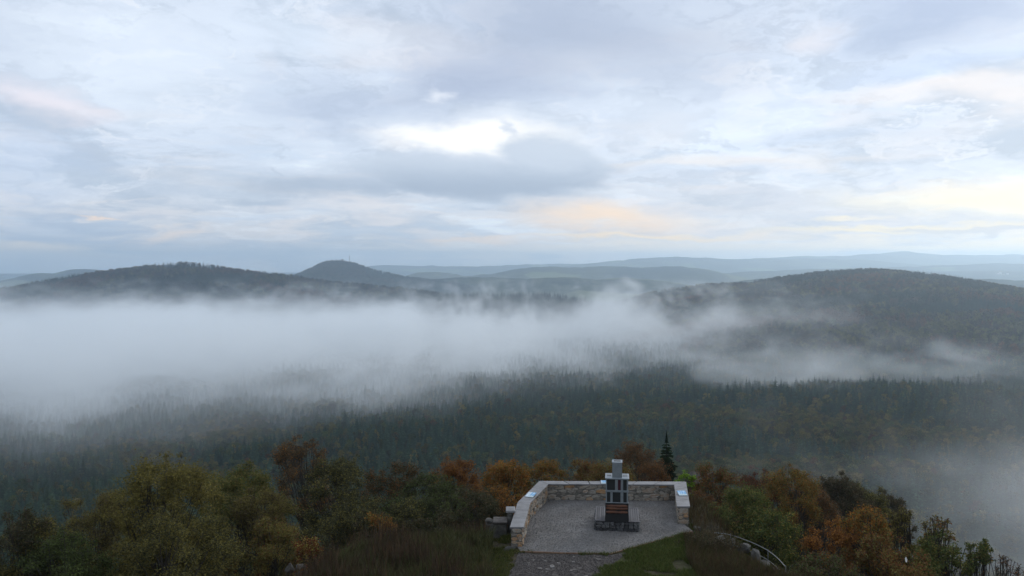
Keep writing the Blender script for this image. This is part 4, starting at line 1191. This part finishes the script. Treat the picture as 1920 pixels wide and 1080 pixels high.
near_tree("cherry_tree", 628, 868, 52, 135, ("dark", "olive"), "dark green cherry tree with a domed top next to the birch", 108, 15000, 0.10, 1.3, .05, .35, stems=2)
near_tree("shrub", 505, 985, 44, 170, ("olive", "rust"), "olive shrub with a few red leaves above the row of rocks", 109, 11000, tmix=.2, cat="shrub", stems=4, low=.02, pbot=1075)
near_tree("shrub", 578, 1010, 42, 80, ("red", "yellow"), "small red and yellow shrub right behind the row of rocks", 110, 4500, tmix=.45, cat="shrub", stems=3, low=.02, pbot=1066)
near_tree("shrub", 640, 955, 46, 190, ("dark", "olive"), "dark thick shrub below the domed cherry", 111, 13000, tmix=.3, cat="shrub", stems=4, low=.02)
near_tree("hawthorn_tree", 735, 876, 56, 130, ("dark", "rust"), "dark hawthorn with brownish top beside the domed cherry", 112, 13000, tmix=.35, stems=2, low=.05)
near_tree("shrub", 800, 905, 51, 170, ("dark", "green"), "broad dark green shrub in front of the red topped rowan", 113, 17000, 0.10, tmix=.4, cat="shrub", stems=4, low=.02)
near_tree("shrub", 880, 925, 50, 130, ("dark", "brown"), "dark shrub between the broad dark shrub and the ruined masonry", 114, 11000, tmix=.3, cat="shrub", stems=4, low=.02)
near_tree("rowan_tree", 852, 864, 60, 105, ("rust", "orange"), "thin red brown rowan with a ragged top", 115, 6500, tmix=.45, stems=2, low=.1, sprigs=24)
near_tree("shrub", 715, 970, 45, 70, ("orange", "olive"), "small orange shrub in front of the dark shrubs", 116, 4000, tmix=.4, cat="shrub", stems=3, low=.02, pbot=1018)
near_tree("maple_tree", 955, 868, 57, 115, ("orange", "olive"), "bright orange maple just outside the bend of the terrace wall", 117, 13000, 0.105, 1.2, .03, .3, stems=2)
near_tree("shrub", 925, 915, 53, 100, ("orange", "dark"), "darker orange shrub under the bright orange maple", 118, 9000, tmix=.5, cat="shrub", stems=3, low=.02)
near_tree("shrub", 1030, 872, 59, 110, ("olive", "orange"), "olive and orange shrub behind the corner of the coping", 119, 10000, tmix=.5, cat="shrub", stems=3, low=.05)
near_tree("shrub", 1095, 868, 60, 110, ("rust", "olive"), "rusty shrub behind the long coping beside the chimney", 120, 10000, tmix=.35, cat="shrub", stems=3, low=.05)
near_tree("hazel_tree", 1190, 842, 66, 130, ("brown", "rust"), "tall brown hazel behind the chimney", 121, 10000, tmix=.4, stems=3, low=.1, sprigs=18)
near_tree("shrub", 1140, 880, 57, 110, ("olive", "rust"), "olive brown shrub right behind the chimney", 122, 9000, tmix=.4, cat="shrub", stems=3, low=.05)
near_tree("shrub", 1222, 874, 58, 90, ("rust", "brown"), "reddish brown shrub at the foot of the dark spruce", 123, 8000, tmix=.4, cat="shrub", stems=3, low=.05)
near_tree("shrub", 1288, 886, 54, 34, ("lime", "green"), "small bright lime green shrub behind the corner of the coping", 124, 4500, tmix=.2, cat="shrub", stems=3, low=.05, hmin=1.0)
near_tree("shrub", 1345, 880, 55, 120, ("rust", "green"), "rusty brown shrub beyond the short wall arm", 125, 13000, tmix=.3, cat="shrub", stems=3, low=.03)
near_tree("shrub", 1315, 925, 50, 85, ("rust", "brown"), "red brown shrub touching the outside of the short wall arm", 126, 10000, tmix=.4, cat="shrub", stems=3, low=.02)
near_tree("shrub", 1395, 925, 47, 160, ("green", "olive"), "large leafy green shrub above the steel railing", 127, 17000, 0.10, tmix=.4, cat="shrub", stems=4, low=.02)
near_tree("shrub", 1455, 965, 45, 130, ("green", "yellow"), "green shrub with yellow leaves beside the steel railing", 128, 12000, tmix=.2, cat="shrub", stems=4, low=.02)
near_tree("rowan_tree", 1482, 880, 60, 110, ("olive", "orange"), "yellowish rowan standing behind the large green shrub", 129, 10000, tmix=.35, stems=2, low=.08, sprigs=16)
near_tree("shrub", 1425, 888, 63, 100, ("brown", "red"), "dark brown red shrub between the rusty shrub and the yellowish rowan", 130, 8000, tmix=.4, cat="shrub", stems=3, low=.05)
near_tree("shrub", 1530, 925, 62, 100, ("brown", "rust"), "dark rusty shrub at the edge of the drifting mist", 131, 9000, tmix=.4, cat="shrub", stems=3, low=.05)
near_tree("rowan_tree", 1560, 985, 43, 110, ("orange", "rust"), "low orange rowan beside the taller orange rowan", 132, 10000, tmix=.4, stems=2, low=.03, pbot=1130)
near_tree("rowan_tree", 1628, 962, 43.5, 130, ("orange", "olive"), "orange and olive rowan with dark bare twigs on top", 133, 13000, 0.10, 1.2, .05, .45, stems=2, sprigs=24, pbot=1150)
near_tree("birch_tree", 1692, 955, 45, 60, ("olive", "brown"), "slim airy greenish birch next to the orange rowan", 134, 2800, 0.10, .8, .3, .3, bare=.1, sprigs=18, pbot=1160)
near_tree("rowan_tree", 1762, 972, 43, 70, ("olive", "rust"), "thin rowan with a spread tuft of twigs on top", 135, 1300, 0.11, .45, .62, .3, sprigs=14, pbot=1120)
near_tree("shrub", 1775, 1010, 42, 180, ("green", "olive"), "rounded green shrub below the thin tufted rowan", 136, 15000, 0.10, tmix=.35, cat="shrub", stems=4, low=.03, pbot=1130)
near_tree("shrub", 1660, 1020, 40.5, 190, ("rust", "olive"), "rust and olive shrub below the orange rowan", 137, 12000, tmix=.45, cat="shrub", stems=4, low=.02, pbot=1130)
near_tree("shrub", 1545, 1045, 39.5, 130, ("brown", "green"), "dull brown shrub beside the end of the railing", 138, 9000, tmix=.4, cat="shrub", stems=4, low=.02, pbot=1120)
near_tree("shrub", 1838, 1018, 42.5, 60, ("green", "yellow"), "narrow green shrub at the edge of the mist", 139, 4500, tmix=.15, cat="shrub", stems=2, low=.03, pbot=1130)
near_tree("shrub", 1885, 1052, 41, 100, ("rust", "brown"), "bare reddish shrub with upright twigs against the mist", 140, 1500, tmix=.4, cat="shrub", stems=5, low=.05, bare=.4, pbot=1120, sprigs=24)
near_tree("shrub", 1350, 1012, 41, 130, ("brown", "dark"), "dark brown heather like shrub in front of the railing", 141, 9000, 0.06, tmix=.4, cat="shrub", stems=5, low=.0, hmin=.8, pbot=1082)
near_tree("shrub", 1310, 1000, 42, 70, ("dark", "brown"), "low dark shrub at the end of the gravel kerb", 142, 5000, 0.06, tmix=.5, cat="shrub", stems=5, low=.0, hmin=.6, pbot=1040)
for k, (px, pt, y_) in enumerate(((1570, 895, 88), (1625, 915, 95), (1500, 905, 80), (1660, 930, 110))):
    near_tree("slope_tree", px, pt, y_, 110, (("brown", "olive", "rust", "brown")[k], "dark"),
              ("brown tree on the slope half veiled by mist", "olive tree on the slope half veiled by mist", "rust tree on the slope next to the mist",
               "brown tree deepest in the mist on the slope")[k], 150 + k, 8000, .13, tmix=.4, stems=2, low=.05)

for k, (px, pt, y_, w_, c_, lab) in enumerate((
        (690, 972, 45.5, 130, ("dark", "brown"), "dark low shrub between the cherry and the weed patch"),
        (765, 948, 47, 130, ("dark", "olive"), "dark shrub with olive leaves in front of the hawthorn"),
        (838, 938, 48, 140, ("dark", "green"), "blackish green shrub below the red brown rowan"),
        (900, 942, 47, 110, ("dark", "brown"), "dark shrub growing over the ruined masonry"),
        (812, 975, 45, 110, ("dark", "brown"), "low dark bramble behind the fallen slab"),
        (950, 925, 50, 80, ("orange", "dark"), "low orange bush against the bend of the terrace wall"))):
    near_tree("shrub", px, pt, y_, w_, c_, lab, 170 + k, 9000, tmix=.35, cat="shrub", stems=4, low=.0, hmin=1.0, pbot=1004)
for k, (px, pt, y_, w_, c_, lab) in enumerate((
        (655, 1030, 41.5, 60, ("brown", "rust"), "withered brown tuft beside the red and yellow shrub"),
        (740, 1020, 42, 70, ("olive", "brown"), "olive tuft in the middle of the weed patch"),
        (800, 1035, 41, 60, ("rust", "brown"), "rusty tuft of withered weeds in the weed patch"),
        (905, 1012, 42.5, 60, ("brown", "red"), "reddish brown tuft near the end of the terrace wall"),
        (860, 1022, 42, 55, ("olive", "yellow"), "yellowish tuft in the weed patch"),
        (700, 1050, 40, 70, ("brown", "olive"), "dull brown tuft at the lower edge of the weed patch"))):
    near_tree("weed_tuft", px, pt, y_, w_, c_, lab, 190 + k, 9000, .05, tmix=.4, cat="weeds", stems=6, low=.0, hmin=.6, pbot=pt + 34, leaves_per_m2=1500, bare=.2)

# the dark spruce by the terrace
p = at(1250, 812, 68); zg = gz1(p.x, 68)
spr = link("spruce_tree", None, loc=(p.x, 68, zg)); tag(spr, "single dark narrow spruce standing behind the terrace wall", "tree")
tr, cr = spruce_meshes(77, p.z - zg, 0.20, 60, 1.7)
link("trunk", tr, spr); c = link("crown", cr, spr); c["tint"] = [0.014, 0.022, 0.013]; c["tint_b"] = [0.02, 0.03, 0.014]; c["tint_mix"] = 0.3

# white scrap in the twigs
p = at(1699, 1055, 40)
o = mesh_obj("paper_scrap", [(0, 0, 0), (.05, .02, .03), (.06, 0, .15), (.0, .02, .28), (-.05, .03, .2), (-.03, .0, .06), (0, .03, .14)],
             [(0, 1, 6), (1, 2, 6), (2, 3, 6), (3, 4, 6), (4, 5, 6), (5, 0, 6)], m_white)
o.location = p; tag(o, "small white scrap caught in the twigs of the rust and olive shrub", "scrap")

# ------------------------------------------------------------------ grass and dry weeds
def blades(name, n, test, region, hmin, hmax, wd, lean, cols_, label, seed, parent=None):
    rg = np.random.default_rng(seed)
    xx = rg.uniform(region[0], region[1], n * 4); yy = rg.uniform(region[2], region[3], n * 4)
    k = test(xx, yy, rg); xx, yy = xx[k][:n], yy[k][:n]; n = len(xx)
    zz = ground_z(xx, yy) - 0.03
    h = rg.uniform(hmin, hmax, n) * (0.5 + fbm(xx / 1.6, yy / 1.6, 3, seed)); a = rg.uniform(0, 6.28, n); l = rg.normal(size=(n, 2)) * lean * h[:, None]
    p0 = np.stack([xx, yy, zz], 1); s = np.stack([np.cos(a), np.sin(a), 0 * a], 1) * wd
    mid = p0 + np.stack([l[:, 0] * .35, l[:, 1] * .35, h * .6], 1); tip = p0 + np.stack([l[:, 0], l[:, 1], h], 1)
    V = np.stack([p0 - s, p0 + s, mid + s * .7, tip, mid - s * .7], 1).reshape(-1, 3)
    b0 = np.arange(n)[:, None] * 5
    F = np.concatenate([b0 + np.array([[0, 1, 2]]), b0 + np.array([[0, 2, 4]]), b0 + np.array([[4, 2, 3]])], 1).reshape(-1, 3)
    me = np_mesh(name, V, F, m_leaf); set_rnd(me, len(F), rg, 3)
    o = link(name, me, parent)
    o["tint"] = list(cols_[0]); o["tint_b"] = list(cols_[1]); o["tint_mix"] = cols_[2]
    tag(o, label, "grass", kind="stuff"); return o
path_poly = [Vector((p_.x, p_.y)) for p_ in pv_]
def in_poly(xs, ys, pl3):
    c = np.zeros(len(xs), bool)
    for i in range(len(pl3)):
        a, b_ = pl3[i], pl3[i - 1]
        if a.y == b_.y: continue
        c ^= ((a.y > ys) != (b_.y > ys)) & (xs < (b_.x - a.x) * (ys - a.y) / (b_.y - a.y) + a.x)
    return c
wall_poly = [Vector((p_.x, p_.y)) for p_ in cap_out] + [Vector((p_.x, p_.y)) for p_ in fp[::-1]]
def free(xs, ys): return ~in_poly(xs + (fbm(xs * 1.5, ys * 1.5, 3, 55) - 0.5) * 1.6, ys + (fbm(xs * 1.5, ys * 1.5, 3, 56) - 0.5) * 0.8, path_poly) & ~in_poly(xs, ys, wall_poly)
G1 = (on(1150, 1050, 0), on(1300, 1000, 0))
blades("grass", 42000, lambda xs, ys, rg: free(xs, ys) & (fbm(xs / 1.3, ys / 1.3, 3, 9) > 0.27) & (xs < 9.6) & (xs > 3.2), (3, 10, 34, 45), 0.08, 0.22, 0.012, 0.5,
       ((0.062, 0.085, 0.024), (0.10, 0.10, 0.035), 0.3), "short green grass on the bank beside the path", 201)
blades("grass", 16000, lambda xs, ys, rg: free(xs, ys) & (xs < 1.0) & (fbm(xs / 1.3, ys / 1.3, 3, 19) > 0.42), (-4, 1.2, 36, 43), 0.08, 0.22, 0.012, 0.5,
       ((0.060, 0.075, 0.022), (0.11, 0.10, 0.035), 0.35), "short yellowish green grass on the weedy side of the path", 202)
blades("dry_weeds", 42000, lambda xs, ys, rg: free(xs, ys) & (xs < -0.6 + 0.1 * (ys - 40)) & (fbm(xs / 2.2, ys / 2.2, 3, 29) > 0.30 - 0.2 * (ys > 44.5)) & ~((ys < 43.4) & (ys > 38) & (xs > -1.9)), (-13, 2, 36, 54), 0.25, 0.8, 0.012, 0.3,
       ((0.075, 0.056, 0.036), (0.072, 0.078, 0.034), 0.5), "tall brown dry weeds between the shrubs and the terrace", 203)
blades("dry_weeds", 14000, lambda xs, ys, rg: free(xs, ys) & (xs > 8.3 + 0.15 * (ys - 40)) & (((xs - 9.9) * 4.1 + (ys - 42) * 2.3) / 4.7 < -0.25), (8.2, 14, 35, 44.5), 0.25, 0.6, 0.012, 0.3,
       ((0.075, 0.052, 0.032), (0.060, 0.062, 0.026), 0.4), "dark brown dry weeds in front of the railing", 204)

blades("dry_weeds", 22000, lambda xs, ys, rg: free(xs, ys) & (((xs - 9.9) * 4.1 + (ys - 42) * 2.3) / 4.7 > 0.15), (9.5, 22, 35, 56), 0.25, 0.7, 0.014, 0.35,
       ((0.080, 0.070, 0.036), (0.085, 0.055, 0.030), 0.4), "olive and rusty undergrowth on the steep ground below the railing", 205)

blades("dry_stalks", 3500, lambda xs, ys, rg: free(xs, ys) & (xs < -1.2) & (fbm(xs / 1.5, ys / 1.5, 3, 39) > 0.50) & (ys < 45), (-13, 1, 36, 46), 0.7, 1.5, 0.016, 0.18,
       ((0.058, 0.042, 0.029), (0.085, 0.055, 0.032), 0.3), "tall dead rusty stalks standing in the weed patch", 206)
blades("dry_stalks", 6000, lambda xs, ys, rg: free(xs, ys) & (xs < -1.0) & (fbm(xs / 1.1, ys / 1.1, 3, 49) > 0.56) & (ys < 45), (-13, 1, 36, 46), 0.3, 0.8, 0.02, 0.4,
       ((0.060, 0.066, 0.028), (0.085, 0.075, 0.034), 0.3), "green leafy clumps among the dry weeds", 207)
# ------------------------------------------------------------------ fog and haze
def volume_object(name, mn, mx, res, build, color, aniso=0.3):
    """a bank of mist: density grid made from a noise field"""
    m = bpy.data.materials.new(name + "_material"); m.use_nodes = True
    mt = m.node_tree; mt.nodes.clear()
    o_ = mt.nodes.new("ShaderNodeOutputMaterial"); pv = mt.nodes.new("ShaderNodeVolumePrincipled")
    pv.inputs["Color"].default_value = (*color, 1); pv.inputs["Density"].default_value = 1.0
    pv.inputs["Density Attribute"].default_value = "density"
    pv.inputs["Anisotropy"].default_value = aniso
    mt.links.new(pv.outputs[0], o_.inputs["Volume"])
    ng = bpy.data.node_groups.new(name + "_nodes", "GeometryNodeTree")
    ng.interface.new_socket("Geometry", in_out="INPUT", socket_type="NodeSocketGeometry")
    ng.interface.new_socket("Geometry", in_out="OUTPUT", socket_type="NodeSocketGeometry")
    G = NT(ng)
    vc = G.n("GeometryNodeVolumeCube")
    vc.inputs["Min"].default_value, vc.inputs["Max"].default_value = mn, mx
    for k, v in zip(("Resolution X", "Resolution Y", "Resolution Z"), res):
        vc.inputs[k].default_value = v
    dens = build(G, G.n("GeometryNodeInputPosition").outputs[0])
    G.link(dens, vc.inputs["Density"])
    sm = G.n("GeometryNodeSetMaterial"); sm.inputs["Material"].default_value = m
    go = G.n("NodeGroupOutput")
    G.link(vc.outputs[0], sm.inputs[0]); G.link(sm.outputs[0], go.inputs[0])
    vd = bpy.data.volumes.new(name)
    vd.materials.append(m)
    o = link(name, vd)
    md = o.modifiers.new("mist", "NODES"); md.node_group = ng
    return o

def bank(G, p):
    x, y, z = G.xyz(p)
    M = G.m
    sp = G.v("MULTIPLY", p, (1, 0.8, 1.9))
    big = M("SUBTRACT", G.noise(sp, 0.0042, 3, 0.5, 0.6), 0.5)
    fine = M("SUBTRACT", G.noise(sp, 0.016, 5, 0.6, 0.9), 0.5)
    nz = M("ADD", M("MULTIPLY", big, 1.0), M("MULTIPLY", fine, 0.85))
    # near edge of the bank runs obliquely across the valley
    front = M("ADD", M("MULTIPLY", x, 0.54), 1185.0)
    f = G.mr(M("ADD", M("SUBTRACT", y, front), M("MULTIPLY", nz, 820)), -190, 360)
    right = G.mr(M("ADD", x, M("MULTIPLY", nz, -420)), 800, 330)
    # ragged upper side: long billows with plumes torn up from them
    lump = M("SUBTRACT", G.noise(G.v("MULTIPLY", p, (1, 0.22, 0.25)), 0.0075, 3, 0.55, 0.5), 0.5)
    curl = M("SUBTRACT", G.noise(G.v("MULTIPLY", p, (1, 0.14, 0.85)), 0.022, 6, 0.64, 1.8), 0.5)
    def hump(cx, cy_, rx, ry, h):
        return M("MULTIPLY", G.mr(G.v("LENGTH", G.v("MULTIPLY", G.v("SUBTRACT", p, (cx, cy_, 0)), (1 / rx, 1 / ry, 0))), 1, 0), h)
    plume = M("ADD", M("ADD", hump(190, 1560, 120, 260, 66), M("ADD", hump(400, 1450, 190, 260, 62), hump(580, 1500, 180, 260, 44))), M("ADD", hump(-620, 1650, 160, 260, 34), hump(-260, 1600, 120, 240, 26)))
    toph = M("ADD", M("ADD", -80.0, M("ADD", M("MULTIPLY", lump, 95), M("ADD", M("MULTIPLY", fine, 40), M("MULTIPLY", curl, 145)))), plume)
    top = M("POWER", G.mr(M("SUBTRACT", toph, z), -4, 52, 0, 1, False), 1.5)
    d = M("MULTIPLY", M("MULTIPLY", f, right), top)
    d = M("MULTIPLY", d, G.mr(x, 300, -500, 0.0055, 0.0095))
    # torn shreds hanging above the bank
    sh = M("MULTIPLY", G.mr(M("ADD", curl, M("MULTIPLY", fine, 0.6)), 0.05, 0.26), G.mr(M("ABSOLUTE", M("SUBTRACT", z, M("ADD", -48.0, M("MULTIPLY", lump, 60)))), 34, 4))
    d = M("ADD", d, M("MULTIPLY", M("MULTIPLY", sh, M("MULTIPLY", f, right)), 0.0045))
    # thin veil drifting in front of the bank, thicker to the left
    veil = M("MULTIPLY", G.mr(M("ADD", M("SUBTRACT", y, front), M("MULTIPLY", nz, 420)), -620, 100), G.mr(M("ADD", x, M("MULTIPLY", nz, -500)), 480, -420))
    veil = M("MULTIPLY", M("MULTIPLY", veil, G.mr(z, -40, -110)), M("MULTIPLY", G.mr(nz, -0.3, 0.25, 0.35, 1.3), 0.0017))
    # loose strip of mist over the trees towards the broad hill
    st = G.v("LENGTH", G.v("MULTIPLY", G.v("SUBTRACT", p, (400, 1010, -112)), (1 / 250, 1 / 100, 1 / 32)))
    st = M("MULTIPLY", G.mr(M("ADD", st, M("MULTIPLY", M("ADD", fine, M("MULTIPLY", big, 0.5)), -3.6)), 1.15, 0.1), 0.0050)
    tot = M("ADD", M("ADD", d, veil), st)
    # fade at the walls of the grid
    edge = M("MULTIPLY", M("MULTIPLY", G.mr(x, -2100, -1800), G.mr(x, 1100, 900)), M("MULTIPLY", G.mr(y, 2350, 1750), G.mr(z, -6, -18)))
    return M("MULTIPLY", tot, edge)

fog = volume_object("fog_bank", (-2100, 380, -215), (1100, 2380, -4), (400, 200, 52), bank, (0.948, 0.980, 1.0))
tag(fog, "thick white fog bank lying across the forest valley below the hills", "fog", kind="stuff")

def patch(G, p):
    M = G.m
    sp = G.v("MULTIPLY", p, (1, 1, 1.5))
    nz = M("ADD", M("SUBTRACT", G.noise(sp, 0.011, 2, 0.5, 0.6), 0.5), M("MULTIPLY", M("SUBTRACT", G.noise(sp, 0.04, 4, 0.6, 0.8), 0.5), 0.7))
    r = G.v("LENGTH", G.v("MULTIPLY", G.v("SUBTRACT", p, (210, 300, -78)), (1 / 105, 1 / 120, 1 / 38)))
    d = G.mr(M("ADD", r, M("MULTIPLY", nz, -2.7)), 1.1, 0.1)
    return M("MULTIPLY", d, 0.0048)

fog2 = volume_object("fog_patch", (60, 120, -140), (400, 520, -20), (80, 90, 40), patch, (0.97, 0.985, 1.0))
tag(fog2, "grey wisp of mist rising up the slope behind the autumn trees", "fog", kind="stuff")

hz_m = bpy.data.materials.new("haze_material"); hz_m.use_nodes = True
ht = hz_m.node_tree; ht.nodes.clear()
ho = ht.nodes.new("ShaderNodeOutputMaterial"); hp = ht.nodes.new("ShaderNodeVolumePrincipled")
hp.inputs["Color"].default_value = (0.68, 0.85, 1.0, 1); hp.inputs["Density"].default_value = 1.2e-4
hp.inputs["Density Attribute"].default_value = ""
hp.inputs["Anisotropy"].default_value = 0.7
ht.links.new(hp.outputs[0], ho.inputs["Volume"])
hx, hy0, hy1, hz0, hz1 = 17200, -17200, 17200, -330, 190
hv = [(x, y, z) for z in (hz0, hz1) for x, y in ((-hx, hy0), (hx, hy0), (hx, hy1), (-hx, hy1))]
haze = mesh_obj("haze", hv, [(0, 3, 2, 1), (4, 5, 6, 7), (0, 1, 5, 4), (1, 2, 6, 5), (2, 3, 7, 6), (3, 0, 4, 7)], hz_m)
tag(haze, "thin bluish air haze that fades the far hills", "haze", kind="stuff")
